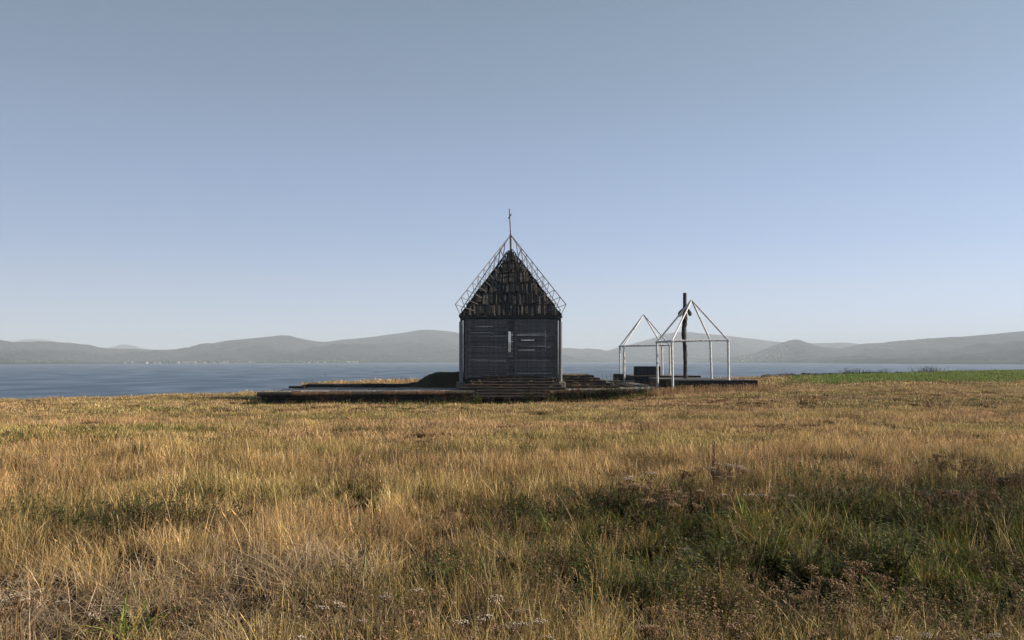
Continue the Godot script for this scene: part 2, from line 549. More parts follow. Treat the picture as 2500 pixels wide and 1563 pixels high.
func make_villages():
	rng.seed = 501
	var meshes := []
	for k in 6:
		meshes.append(house_mesh(7.0 + k * 1.3, 6.0 + (k % 3), 2.6 + 0.6 * (k % 3), M.house[k % 4]))
	for k in 50:
		var u := 0.0
		if k < 38:
			u = rng.randf_range(372, 620)
		else:
			u = rng.randf_range(620, 900)
		if k < 4:
			u = [306, 323, 357, 376][k]
		var t := 0.012 + 0.05 * pow(rng.randf(), 2.0)
		var p := hill_point(1, u, t)
		var o := MeshInstance3D.new()
		o.name = numbered("house")
		o.mesh = meshes[k % 6]
		add_child(o)
		o.position = p
		o.rotation.y = rng.randf_range(-0.5, 0.5)
		if k in [9, 17]:
			o.scale = Vector3(2.2, 1.2, 1.4)
		tag(o, "tiny pale house in the lakeside village across the water at left", "house", "houses of the lakeside village")
	for k in 120:
		var u := rng.randf_range(1740, 1925)
		var top: float = lookup([[1740, 0.5], [1800, 0.62], [1850, 0.6], [1925, 0.55]], u)
		var t := rng.randf_range(0.04, top)
		if u > 1860 and t < 0.25:
			t += 0.25
		var p := hill_point(3, u, t)
		var o := MeshInstance3D.new()
		o.name = numbered("house")
		o.mesh = meshes[(k * 7) % 6]
		add_child(o)
		o.position = p
		o.rotation.y = rng.randf_range(-0.8, 0.8)
		tag(o, "tiny pale house in the hillside village behind the right white frame", "house", "houses of the hillside village")
	# dark trees between the houses and along the far shore
	var b := MB.new()
	for k in 7:
		var c := Vector3(rng.randf_range(-2, 2), rng.randf_range(2.5, 7), rng.randf_range(-2, 2))
		var r := rng.randf_range(1.6, 2.8)
		for s in 8:
			var dirs := Vector3(1 if s & 1 else -1, 1 if s & 2 else -1, 1 if s & 4 else -1)
			b.facet(c + Vector3(dirs.x * r, 0, 0), c + Vector3(0, dirs.y * r, 0), c + Vector3(0, 0, dirs.z * r), c, Color(0.045, 0.055, 0.04))
	b.tube(Vector3(0, -1, 0), Vector3(0, 3, 0), 0.3, 0.2, 5, Color(0.05, 0.04, 0.03))
	var tm := b.commit()
	tm.surface_set_material(0, M.dry)
	var spots := []
	for k in 420:
		var u := rng.randf_range(1736, 1935)
		var top: float = lookup([[1740, 0.55], [1800, 0.68], [1850, 0.7], [1925, 0.68]], u)
		spots.append(hill_point(3, u, rng.randf_range(0.02, top)))
	stuff_trees("hillside_wood", tm, spots, "dark trees scattered through the hillside village across the lake", "trees")
	spots = []
	for k in 150:
		var u := rng.randf_range(18, 160)
		var t := rng.randf_range(0.01, 0.07) if u < 105 else rng.randf_range(0.01, 0.03)
		spots.append(hill_point(1, u, t))
	for k in 190:
		var u := rng.randf_range(370, 900)
		spots.append(hill_point(1, u, 0.015 + 0.06 * pow(rng.randf(), 2.0)))
	stuff_trees("shore_wood", tm, spots, "dark strip of trees along the far lake shore at left", "trees")

func stuff_trees(called: String, mesh: Mesh, spots: Array, label: String, category: String):
	var mm := MultiMesh.new()
	mm.transform_format = MultiMesh.TRANSFORM_3D
	mm.mesh = mesh
	mm.instance_count = spots.size()
	for k in spots.size():
		var s := rng.randf_range(0.8, 1.5)
		mm.set_instance_transform(k, Transform3D(Basis(Vector3.UP, rng.randf() * TAU).scaled(Vector3(s * 1.3, s, s * 1.3)), spots[k]))
	var o := MultiMeshInstance3D.new()
	o.name = numbered(called)
	o.multimesh = mm
	add_child(o)
	o.set_meta("kind", "stuff")
	tag(o, label, category)

func make_boats():
	var spots := [[795, 916, "small dark rowing boat on the lake left of the terrace", 0.3, true], [918, 908, "small dark boat farther out on the lake near the chapel", -0.4, true], [757, 911, "tiny white boat on the lake left of the dark rowing boat", 0.1, false]]
	for s in spots:
		var d: float = (EYE - LAKE) * 2000.0 / (s[1] - 879.0)
		var x: float = (s[0] - 1250.0) / 2000.0 * d
		var o := thing("rowing_boat", s[2], "boat", Vector3(x, LAKE, -d), s[3])
		var b := MB.new()
		var rings := []
		for k in 9:
			var t := k / 8.0
			var w: float = 0.62 * pow(sin(PI * (0.08 + 0.84 * t)), 0.6)
			var y0 := -0.1
			var y1: float = 0.38 + 0.2 * pow(2.0 * t - 1.0, 2.0)
			var xx := (t - 0.5) * 3.0
			rings.append([Vector3(xx, y1, -w), Vector3(xx, y0, -w * 0.55), Vector3(xx, y0, w * 0.55), Vector3(xx, y1, w)])
		for k in 8:
			for j in 3:
				b.facet(rings[k][j], rings[k][j + 1], rings[k + 1][j + 1], Vector3(0, 0.3, 0))
				b.facet(rings[k][j], rings[k + 1][j + 1], rings[k + 1][j], Vector3(0, 0.3, 0))
		part("hull", b.commit(), M.boat if s[4] else M.boat_white, o)
		var th := MB.new()
		for xx in [-0.6, 0.4]:
			th.box(Transform3D(Basis.IDENTITY, Vector3(xx, 0.3, 0)), Vector3(0.25, 0.04, 1.05))
		part("thwart", th.commit(), M.boat_white, o)

# ---------------------------------------------------------------- terrace
func prism(poly: Array, y0: float, y1: float) -> ArrayMesh:
	# poly: [x, d] corners in order
	var b := MB.new()
	var mid := Vector3.ZERO
	for p in poly:
		mid += Vector3(p[0], (y0 + y1) * 0.5, -p[1]) / poly.size()
	var pts := PackedVector2Array()
	for p in poly:
		pts.append(Vector2(p[0], -p[1]))
	var tris := Geometry2D.triangulate_polygon(pts)
	for k in range(0, tris.size(), 3):
		for y in [y0, y1]:
			var nr := Vector3(0, 1 if y == y1 else -1, 0)
			var a := pts[tris[k]]
			var c := pts[tris[k + 1]]
			var e := pts[tris[k + 2]]
			b.tri(Vector3(a.x, y, a.y), Vector3(c.x, y, c.y), Vector3(e.x, y, e.y), nr, nr, nr)
	for k in pts.size():
		var a := pts[k]
		var c := pts[(k + 1) % pts.size()]
		var side := Vector3(c.y - a.y, 0, a.x - c.x).normalized()
		var m2 := (a + c) * 0.5 + Vector2(side.x, side.z) * 0.01
		if Geometry2D.is_point_in_polygon(m2, pts):
			side = -side
		b.quad(Vector3(a.x, y0, a.y), Vector3(c.x, y0, c.y), Vector3(c.x, y1, c.y), Vector3(a.x, y1, a.y), side)
	return b.commit()

func kerb_mesh(l: float, h: float, w: float) -> ArrayMesh:
	# a stone with a rounded nose: the nose looks along +z, top at y = 0
	var b := MB.new()
	var prof := [Vector2(-w, 0), Vector2(-0.07, 0)]
	for k in range(1, 6):
		var a := PI * 0.5 - PI * k / 6.0
		prof.append(Vector2(-0.07 + cos(a) * 0.07, -h * 0.5 + sin(a) * h * 0.5))
	prof.append(Vector2(-0.07, -h))
	prof.append(Vector2(-w, -h))
	var mid := Vector3(0, -h * 0.5, -w * 0.5)
	for k in prof.size():
		var p: Vector2 = prof[k]
		var q: Vector2 = prof[(k + 1) % prof.size()]
		b.facet(Vector3(-l / 2, p.y, p.x), Vector3(l / 2, p.y, p.x), Vector3(l / 2, q.y, q.x), mid)
		b.facet(Vector3(-l / 2, p.y, p.x), Vector3(l / 2, q.y, q.x), Vector3(-l / 2, q.y, q.x), mid)
	for s in [-1.0, 1.0]:
		for k in range(1, prof.size() - 1):
			b.facet(Vector3(s * l / 2, prof[0].y, prof[0].x), Vector3(s * l / 2, prof[k].y, prof[k].x), Vector3(s * l / 2, prof[k + 1].y, prof[k + 1].x), Vector3(0, -h * 0.5, -w * 0.5))
	return b.commit()

func along(a: Vector2, b: Vector2, s: float, y: float) -> Transform3D:
	# a frame on the line a-b ([x, d]) whose +z looks towards the camera side
	var p := a.lerp(b, s / a.distance_to(b))
	var dir := (b - a).normalized()
	var x := Vector3(dir.x, 0, -dir.y)
	return Transform3D(Basis(x, Vector3.UP, x.cross(Vector3.UP)), Vector3(p.x, y, -p.y))

func kerb_row(parent: Node3D, a: Vector2, b: Vector2, y: float, h: float, w: float, lens: Array, mats: Array, called := "kerb_stone"):
	var s := 0.0
	var total := a.distance_to(b)
	var k := 0
	while s < total - 0.3:
		var l: float = minf(lens[k % lens.size()], total - s)
		var t := along(a, b, s + l * 0.5, y + rng.randf_range(-0.012, 0.012))
		t = t * Transform3D(Basis(Vector3.UP, rng.randf_range(-0.008, 0.008)) * Basis(Vector3.RIGHT, rng.randf_range(-0.02, 0.02)), Vector3(0, 0, rng.randf_range(-0.02, 0.02)))
		part(called, kerb_mesh(l - 0.025, h, w), M.kerb[mats[k % mats.size()]], parent, t)
		s += l
		k += 1

func pave(parent: Node3D, poly: Array, y: float, turn: float, sx: float, sz: float):
	var pts := PackedVector2Array()
	var lo := Vector2(1e9, 1e9)
	var hi := -lo
	var rot := Transform2D(turn, Vector2.ZERO)
	for p in poly:
		var q := rot * Vector2(p[0], -p[1])
		pts.append(q)
		lo = lo.min(q)
		hi = hi.max(q)
	var back := rot.affine_inverse()
	var z := lo.y
	var row := 0
	var shapes := []
	for k in 5:
		var b := MB.new()
		var l: float = sx * [0.78, 0.9, 1.0, 1.12, 1.25][k]
		b.block(Transform3D.IDENTITY, Vector3(l - 0.03, 0.09, sz - 0.03), 0.012)
		shapes.append([l, b.commit()])
	while z < hi.y:
		var x := lo.x - rng.randf() * sx * 0.4
		while x < hi.x:
			var sh: Array = shapes[rng.randi() % 5]
			var c := Vector2(x + sh[0] * 0.5, z + sz * 0.5)
			x += sh[0]
			var ok := true
			for q in [c, c + Vector2(sh[0] * 0.5, sz * 0.5), c + Vector2(-sh[0] * 0.5, sz * 0.5), c + Vector2(sh[0] * 0.5, -sz * 0.5), c + Vector2(-sh[0] * 0.5, -sz * 0.5)]:
				if not Geometry2D.is_point_in_polygon(q, pts):
					ok = false
			if not ok:
				continue
			var w := back * c
			var t := Transform3D(Basis(Vector3.UP, turn) * Basis(Vector3.RIGHT, rng.randf_range(-0.012, 0.012)) * Basis(Vector3.BACK, rng.randf_range(-0.01, 0.01)), Vector3(w.x, y - 0.045 + rng.randf_range(-0.012, 0.01), w.y))
			part("paving_stone", sh[1], M.paver[rng.randi() % 3], parent, t)
		z += sz
		row += 1

func make_terrace():
	rng.seed = 77
	var A := Vector2(-12.35, 39.6)
	var B := Vector2(-1.73, 41.45)
	# left terrace
	var t := Node3D.new()
	t.name = "pavement"
	add_child(t)
	t.set_meta("kind", "structure")
	t.set_meta("label", "long low stone terrace left of the chapel steps")
	var polyL := [[-12.2, 39.95], [-1.8, 41.75], [-1.8, 47.6], [-12.4, 47.6]]
	part("terrace_fill", prism(polyL, -0.55, 0.02), M.fill, t)
	pave(t, [[-12.15, 40.1], [-1.85, 41.85], [-1.85, 47.5], [-12.35, 47.5]], 0.085, -0.1, 0.95, 0.62)
	kerb_row(t, A, B, 0.09, 0.2, 0.5, [1.6, 1.5, 1.45, 1.5, 1.7, 1.4, 1.5], [3, 0, 1, 4, 1, 0, 4])
	kerb_row(t, A + Vector2(0.15, 0.16), B + Vector2(0, 0.16), -0.125, 0.15, 0.4, [2.1, 1.9, 2.3], [3, 4, 3], "base_stone")
	# back kerb of the left terrace
	kerb_row(t, Vector2(-11.9, 47.5), Vector2(-5.6, 47.5), 0.27, 0.2, 0.4, [1.5, 1.7, 1.4], [3, 4, 3], "back_kerb_stone")
	part("back_kerb_stone", kerb_mesh(0.9, 0.13, 0.4), M.kerb[3], t, place(-12.45, 0.14, 47.3))
	# rain water standing on the paving near the back kerb
	var pud := MB.new()
	var ring := []
	for k in 28:
		var a := TAU * k / 28.0
		var q := 1.0 + 0.45 * n2.get_noise_2d(cos(a) * 6.0, sin(a) * 6.0 + 50.0)
		ring.append(Vector3(cos(a) * 1.15 * q, 0, sin(a) * 0.5 * q))
	for k in 28:
		pud.tri(Vector3.ZERO, ring[k], ring[(k + 1) % 28], Vector3.UP, Vector3.UP, Vector3.UP)
	var pool := solo("puddle", pud.commit(), M.puddle, place(-7.2, 0.098, 46.75))
	pool.set_meta("kind", "structure")
	# right terrace
	var r := Node3D.new()
	r.name = "pavement_001"
	add_child(r)
	r.set_meta("kind", "structure")
	r.set_meta("label", "weedy stone terrace between the chapel and the white frames")
	var C := Vector2(1.92, 41.6)
	var D := Vector2(8.95, 44.75)
	part("terrace_fill", prism([[2.0, 41.95], [8.9, 45.0], [8.9, 63.8], [7.4, 63.8], [7.4, 47.6], [2.0, 47.6]], -0.55, 0.02), M.fill, r)
	pave(r, [[2.05, 42.1], [8.85, 45.1], [8.85, 47.5], [2.05, 47.5]], 0.085, 0.3, 0.95, 0.62)
	pave(r, [[7.5, 47.55], [8.55, 47.55], [8.55, 57.9], [7.5, 57.9]], 0.085, 0.02, 0.5, 0.62)
	kerb_row(r, C, D, 0.085, 0.18, 0.45, [1.4, 1.6, 1.5, 1.55], [1, 4, 3, 4, 3])
	kerb_row(r, C + Vector2(0, 0.16), D + Vector2(0, 0.16), -0.115, 0.15, 0.4, [2.1, 1.9], [3], "base_stone")

	# recessed lower steps and upper steps to the chapel door
	var s := thing("stone_steps", "mossy brown stone steps climbing to the chapel's slatted front", "steps", Vector3(0.02, 0, 0))
	var hw := [1.63, 1.94, 2.24, 2.56, 2.76]
	var cnt := [2, 1, 2, 2, 3]
	for i in 8:
		var y := 0.81 - 0.14 * i
		var d0 := 43.4 - 0.3 * i
		var h: float = hw[i] if i < 5 else 1.86
		var back := 43.62 if i < 5 else d0 + 0.55
		var nn: int = cnt[i] if i < 5 else 2
		var x := -h
		for j in nn:
			var l: float = 2.0 * h / nn
			if nn > 1 and j == 0:
				l *= rng.randf_range(0.75, 1.25)
			if j == nn - 1:
				l = h - x
			var b := MB.new()
			b.block(Transform3D.IDENTITY, Vector3(l - 0.012, 0.137, back - d0), 0.018)
			part("step_stone", b.commit(), M.step[(i * 2 + j) % 3 if i < 4 else 2 - (i + j) % 2], s, Transform3D(Basis(Vector3.BACK, rng.randf_range(-0.006, 0.006)), Vector3(x + l * 0.5, y - 0.07, -(d0 + back) * 0.5 + rng.randf_range(-0.015, 0.015))))
			x += l
	# core under the recessed steps
	part("step_core", prism([[-1.72, 41.95], [1.88, 41.95], [1.88, 43.7], [-1.72, 43.7]], -0.6, 0.02), M.fill, s)

	# wide stepped base seen right of the chapel
	var w := thing("stone_steps", "broad weathered step pyramid standing out behind the chapel's right corner", "steps")
	var xs := [4.61, 4.93, 5.27, 5.62, 5.95]
	for i in 5:
		var y := 0.80 - 0.14 * i
		var d0 := 45.9 - 0.15 * i
		var x := 2.5
		var j := 0
		while x < xs[i] - 0.05:
			var l: float = [1.1, 1.3, 0.95][(i + j) % 3]
			if xs[i] - x - l < 0.5:
				l = xs[i] - x
			var b := MB.new()
			b.block(Transform3D.IDENTITY, Vector3(l - 0.012, 0.137, 4.6 + 0.3 * i), 0.02)
			part("step_stone", b.commit(), M.step[(i + j) % 3], w, Transform3D(Basis(Vector3.BACK, rng.randf_range(-0.008, 0.008)), Vector3(x + l * 0.5, y - 0.07, -(d0 + 2.3 + 0.15 * i))))
			x += l
			j += 1
	# dark bank left of the chapel
	var mv := PackedVector3Array()
	var mi := PackedInt32Array()
	var mc := PackedColorArray()
	for j in 25:
		for i in 33:
			var x := lerpf(-6.35, -2.3, i / 32.0)
			var d := lerpf(46.0, 51.5, j / 24.0)
			var y: float = 0.92 * ss(-6.4, -4.4, x) * ss(45.9, 47.6, d + 0.0) * (1.0 - ss(49.8, 51.4, d)) + 0.0
			var st := floorf(y / 0.15) * 0.15
			y = lerpf(y, st, 0.35) + n2.get_noise_2d(x * 9, d * 9) * 0.06 - 0.03
			mv.append(Vector3(x, y + 0.04, -d))
			mc.append(Color(0.028, 0.022, 0.016).lerp(Color(0.05, 0.04, 0.022), n2.get_noise_2d(x * 14, d * 14) * 0.5 + 0.5))
	for j in 24:
		for i in 32:
			var a := j * 33 + i
			mi.append_array([a, a + 33, a + 1, a + 1, a + 33, a + 34])
	var arr := []
	arr.resize(Mesh.ARRAY_MAX)
	arr[Mesh.ARRAY_VERTEX] = mv
	arr[Mesh.ARRAY_COLOR] = mc
	arr[Mesh.ARRAY_INDEX] = mi
	var am := ArrayMesh.new()
	am.add_surface_from_arrays(Mesh.PRIMITIVE_TRIANGLES, arr)
	var stl := SurfaceTool.new()
	stl.create_from(am, 0)
	stl.generate_normals()
	var mo := solo("earth_bank", stl.commit(), M.ground)
	mo.set_meta("kind", "structure")

# ---------------------------------------------------------------- chapel
func make_chapel():
	rng.seed = 4242
	var at := Vector3(-0.07, 0, -45.6)
	var c := thing("chapel", "small dark wooden chapel with slatted walls and shingled pyramid roof", "chapel", at)
	# floor and beams
	var b := MB.new()
	b.block(Transform3D(Basis.IDENTITY, Vector3(0, 0.36, 0)), Vector3(4.9, 0.64, 4.1), 0.03)
	part("floor", b.commit(), M.fill, c)
	for k in 4:
		var bb := MB.new()
		var L: float = [5.42, 4.0, 5.42, 4.0][k]
		bb.block(Transform3D.IDENTITY, Vector3(L, 0.21, 0.16), 0.015)
		part("beam", bb.commit(), M.beam, c, Transform3D(Basis(Vector3.UP, PI * 0.5 * k), [Vector3(0, 3.955, 2.12), Vector3(2.6, 3.955, 0), Vector3(0, 3.955, -2.12), Vector3(-2.6, 3.955, 0)][k]))
	# round corner columns on footings, each with a bracket up to the beam
	for sx in [-1.0, 1.0]:
		for sz in [-1.0, 1.0]:
			var p := Vector3(sx * 2.63, 0, sz * 2.2)
			var m := MB.new()
			m.tube(p + Vector3(0, 0.48, 0), p + Vector3(0, 3.67, 0), 0.105, 0.1, 14)
			part("corner_post", m.commit(), M.pipe, c)
			var f := MB.new()
			f.block(Transform3D(Basis(Vector3.UP, 0.2 * sx), p + Vector3(sx * 0.03, 0.27, 0)), Vector3(0.42, 0.46, 0.42), 0.05)
			part("footing", f.commit(), M.concrete, c)
			var k := MB.new()
			k.block(Transform3D(Basis.IDENTITY, p + Vector3(-sx * 0.02, 3.78, -sz * 0.03)), Vector3(0.13, 0.24, 0.13), 0.015)
			part("bracket", k.commit(), M.beam, c)
	# wall frames: uprights and rails
	var ups := [[-2.37, 0.085], [-0.185, 0.085], [0.265, 0.11], [2.38, 0.085]]
	for sz in [1.0, -1.0]:
		for u in ups:
			var m := MB.new()
			var lo: float = 0.64 if absf(u[0]) > 1.0 else 0.72
			m.block(Transform3D(Basis.IDENTITY, Vector3(u[0], (lo + 3.84) * 0.5, sz * 2.11)), Vector3(u[1], 3.84 - lo, 0.13), 0.01)
			part("upright", m.commit(), M.post_wood, c)
		for y in [3.775, 0.76]:
			for q in [[-2.32, -0.235], [-0.135, 0.205], [0.33, 2.33]]:
				var m := MB.new()
				m.block(Transform3D(Basis.IDENTITY, Vector3((q[0] + q[1]) * 0.5, y, sz * 2.075)), Vector3(q[1] - q[0], 0.09, 0.06), 0.008)
				part("rail", m.commit(), M.slat[1], c)
	for sx in [1.0, -1.0]:
		for z in [-1.95, 0.0, 1.95]:
			var m := MB.new()
			m.block(Transform3D(Basis.IDENTITY, Vector3(sx * 2.48, 2.28, z)), Vector3(0.09, 3.1, 0.09), 0.01)
			part("upright", m.commit(), M.post_wood, c)
	# slats; where the photo shows daylight a front board is bowed and the boards behind it are broken away
	var pitch := 0.0655
	var y0 := 0.84
	var rows := 45
	var open_left := {39: [-2.0, -0.9]}
	var open_right := {28: [0.55, 1.25], 20: [0.4, 1.3]}
	var cuts := []
	for r in open_left:
		cuts.append([1.65 + (y0 + pitch * (r + 0.5) - 1.65) * 1.0956, open_left[r][0] * 1.0956, open_left[r][1] * 1.0956])
	for r in open_right:
		cuts.append([1.65 + (y0 + pitch * (r + 0.5) - 1.65) * 1.0956, open_right[r][0] * 1.0956, open_right[r][1] * 1.0956])
	for r in rows:
		var y := y0 + pitch * r
		slat_run(c, -2.33, -0.225, y, 2.08, open_left.get(r, []), 0.059)
		slat_run(c, 0.32, 2.34, y, 2.08, open_right.get(r, []), 0.059)
		if r < 13 or r > 36:
			slat_run(c, -0.14, 0.21, y, 2.08, [], 0.059)
	# window in the narrow middle bay
	var wf := Node3D.new()
	wf.name = "window"
	c.add_child(wf)
	for q in [[0.035, 3.2, 0.35, 0.06], [0.035, 1.74, 0.35, 0.06], [0.17, 2.47, 0.075, 1.4]]:
		var m := MB.new()
		m.block(Transform3D(Basis.IDENTITY, Vector3(q[0], q[1], 2.08)), Vector3(q[2], q[3], 0.07), 0.008)
		part("window_frame", m.commit(), M.slat[2], wf)
	# back wall, with a louvred light behind the window
	for r in rows:
		var y := y0 + pitch * r
		var at_x := -2.33
		var holes := []
		if r >= 20 and r <= 39:
			holes.append([-0.235, 0.0])
			holes.append([2.01, 2.045])
		for q in cuts:
			if absf(q[0] - y) < 0.034:
				holes.append([q[1], q[2]])
		holes.sort_custom(func(a2, b2): return a2[0] < b2[0])
		for q in holes:
			if q[0] > at_x + 0.02:
				slat_run(c, at_x, q[0], y, -2.08, [], 0.06)
			at_x = maxf(at_x, q[1])
		if at_x < 2.3:
			slat_run(c, at_x, 2.34, y, -2.08, [], 0.06)
	for r in 30:
		var m := MB.new()
		m.box(Transform3D.IDENTITY, Vector3(0.235, 0.022, 0.03))
		part("louvre", m.commit(), M.slat[1], c, Transform3D(Basis.IDENTITY, Vector3(-0.1175, 2.14 + 0.043 * r, -2.08)))
	# side walls
	for sx in [1.0, -1.0]:
		for r in range(0, rows):
			var m := MB.new()
			m.box(Transform3D.IDENTITY, Vector3(4.0, 0.062, 0.022))
			part("slat", m.commit(), M.slat[r % 3], c, Transform3D(Basis(Vector3.UP, PI * 0.5), Vector3(sx * 2.43, y0 + pitch * r + rng.randf_range(-0.004, 0.004), 0)))
	make_roof(c)
	make_trusses(c)

func slat_run(c: Node3D, xa: float, xb: float, y: float, z: float, gap: Array, hgt: float):
	# one board; where the photo shows daylight, the board is bowed down out of line over that stretch
	var b := MB.new()
	var n := 8
	var dy := rng.randf_range(-0.005, 0.005)
	var tilt := rng.randf_range(-0.004, 0.004)
	var pts := []
	for k in n + 1:
		var x := lerpf(xa, xb, float(k) / n)
		var off := dy + tilt * (2.0 * k / n - 1.0)
		if gap.size() > 0:
			var t: float = (x - gap[0]) / (gap[1] - gap[0])
			if t > -0.2 and t < 1.2:
				off -= 0.008 * sin(PI * clampf((t + 0.2) / 1.4, 0, 1))
		pts.append(Vector3(x, y + off, 0))
	for k in n:
		var p: Vector3 = pts[k]
		var q: Vector3 = pts[k + 1]
		var h := hgt * 0.5
		var w := 0.012
		b.quad(p + Vector3(0, -h, w), q + Vector3(0, -h, w), q + Vector3(0, h, w), p + Vector3(0, h, w), Vector3.BACK)
		b.quad(p + Vector3(0, -h, -w), q + Vector3(0, -h, -w), q + Vector3(0, h, -w), p + Vector3(0, h, -w), Vector3.FORWARD)
		b.quad(p + Vector3(0, h, w), q + Vector3(0, h, w), q + Vector3(0, h, -w), p + Vector3(0, h, -w), Vector3.UP)
		b.quad(p + Vector3(0, -h, w), q + Vector3(0, -h, w), q + Vector3(0, -h, -w), p + Vector3(0, -h, -w), Vector3.DOWN)
	for k in [0, n]:
		var p: Vector3 = pts[k]
		var e := Vector3(-1 if k == 0 else 1, 0, 0)
		b.quad(p + Vector3(0, -hgt * 0.5, -0.012), p + Vector3(0, -hgt * 0.5, 0.012), p + Vector3(0, hgt * 0.5, 0.012), p + Vector3(0, hgt * 0.5, -0.012), e)
	part("slat", b.commit(), M.slat[rng.randi() % 3], c, Transform3D(Basis(), Vector3(0, 0, z + rng.randf_range(-0.004, 0.004))))

func make_roof(c: Node3D):
	var apex := Vector3(0, 7.85, 0)
	var hx := 2.62
	var hz := 2.12
	var ey := 4.07
	var deck := MB.new()
	var cor := [Vector3(-hx, ey, hz), Vector3(hx, ey, hz), Vector3(hx, ey, -hz), Vector3(-hx, ey, -hz)]
	var top := Vector3(0, 7.68, 0)
	for k in 4:
		var p: Vector3 = cor[k] * Vector3(0.985, 1, 0.985)
		var q: Vector3 = cor[(k + 1) % 4] * Vector3(0.985, 1, 0.985)
		deck.facet(p, q, top, Vector3(0, 4, 0))
	deck.quad(cor[0] * Vector3(0.985, 1, 0.985), cor[1] * Vector3(0.985, 1, 0.985), cor[2] * Vector3(0.985, 1, 0.985), cor[3] * Vector3(0.985, 1, 0.985), Vector3.DOWN)
	var roof := part("roof", deck.commit(), M.deck, c)
	# shared shingle boards, base at y = 0, growing up the slope, outer face +z
	var boards := []
	for k in 12:
		var w := lerpf(0.06, 0.165, (k % 6) / 5.0)
		var h := 0.80 if k < 6 else 0.74
		var b := MB.new()
		b.hexa(Transform3D(Basis.IDENTITY, Vector3(0, h * 0.5, 0)), Vector3(w - 0.014, h, 0.045), Vector3(w * rng.randf_range(0.84, 0.98) - 0.014, h, 0.02))
		boards.append([w, b.commit()])
	var made := 0
	var rest := SurfaceTool.new()
	rest.begin(Mesh.PRIMITIVE_TRIANGLES)
	for f in [0, 1, 3, 2]:
		var a: Vector3 = cor[f]
		var e: Vector3 = cor[(f + 1) % 4]
		var foot := (a + e) * 0.5
		var xdir := (e - a).normalized()
		var ydir := (apex - foot).normalized()
		var zdir := xdir.cross(ydir).normalized()
		var run := (apex - foot).length()
		var half := (e - a).length() * 0.5
		var row := 0
		var s := -0.06
		while s < run - 0.45:
			var wid := half * (1.0 - maxf(s + 0.2, 0.0) / run)
			var x := -wid
			while x < wid - 0.03:
				var bd: Array = boards[rng.randi() % 12]
				if x + bd[0] > wid + 0.05:
					bd = boards[0]
				var cx: float = x + bd[0] * 0.5
				x += bd[0]
				if rng.randf() < 0.035:
					continue
				# boards next to the hip stop where the hip cuts them
				var room := run * (1.0 - (absf(cx) + 0.02) / half) - s
				var len := clampf(room + 0.03, 0.16, 0.8) / 0.8
				var bas := Basis(xdir, ydir, zdir) * Basis(Vector3.BACK, rng.randf_range(-0.025, 0.025)) * Basis(Vector3.RIGHT, -0.045 + rng.randf_range(-0.04, 0.02)) * Basis(Vector3.UP, rng.randfn(0.0, 0.2))
				var pos := foot + xdir * cx + ydir * (s + rng.randf_range(-0.15, 0.08)) + zdir * (0.06 + rng.randf_range(0, 0.025))
				var mk := rng.randi() % 10
				var mm: int = [0, 0, 0, 1, 1, 1, 2, 3, 3, 2][mk] if rng.randf() > 0.05 else 4
				var tf := Transform3D(bas.scaled_local(Vector3(1, len, 1)), pos)
				if made < 300:
					part("shingle", bd[1], M.shingle[mm], roof, tf)
					made += 1
				else:
					rest.append_from(bd[1], 0, tf)
			s += 0.70
			row += 1
	var more := part("rear_shingles", rest.commit(), M.shingle[0], roof)
	more.set_meta("kind", "stuff")

func make_trusses(c: Node3D):
	var top := Vector3(0, 8.62, 0)
	var roof_top := Vector3(0, 7.85, 0)
	# mast and its small crossbar
	var m := MB.new()
	m.tube(Vector3(0.02, 7.55, 0), Vector3(0.0, 8.62, 0), 0.075, 0.075, 10)
	m.tube(Vector3(0.0, 8.62, 0), Vector3(-0.075, 10.07, 0), 0.045, 0.035, 10)
	var mast := part("mast", m.commit(), M.truss, c)
	var k := MB.new()
	k.tube(Vector3(-0.13, 9.58, -0.28), Vector3(0.02, 9.70, 0.3), 0.03, 0.03, 8)
	part("crossbar", k.commit(), M.beam, mast)
	for sx in [-1.0, 1.0]:
		for sz in [1.0, -1.0]:
			var corner := Vector3(sx * 2.92, 4.57, sz * 2.42)
			var eave := Vector3(sx * 2.66, 4.07, sz * 2.16)
			var ch := MB.new()
			ch.tube(corner, top, 0.027, 0.027, 8)
			var tr := part("hip_truss", ch.commit(), M.truss, c)
			var n := 10
			var hip := roof_top - eave
			for i in n:
				var p := corner.lerp(top, float(i) / n)
				var q := eave + hip * (float(i) / n * 0.93) + Vector3(sx, 0.4, sz) * 0.02
				# feet on the two roof faces beside the hip
				var f1 := Vector3(-sx * 0.62 * (1.0 - 0.06 * i), 0, 0)
				var f2 := Vector3(0, 0, -sz * 0.55 * (1.0 - 0.06 * i))
				var up := eave + hip * (float(i) / n * 0.93 + 0.035)
				bar(tr, p, q)
				if i < n - 1:
					bar(tr, p, up + f1 + Vector3(0, 0.06, sz * 0.05))
			if true:
				# one post-like strut part way up
				var p := corner.lerp(top, 0.38)
				bar(tr, p, Vector3(p.x * 0.97, p.y - 0.62, p.z * 0.97))

func bar(parent: Node3D, p: Vector3, q: Vector3):
	var b := MB.new()
	b.tube(p, q, 0.017, 0.017, 6)
	part("strut", b.commit(), M.truss, parent)

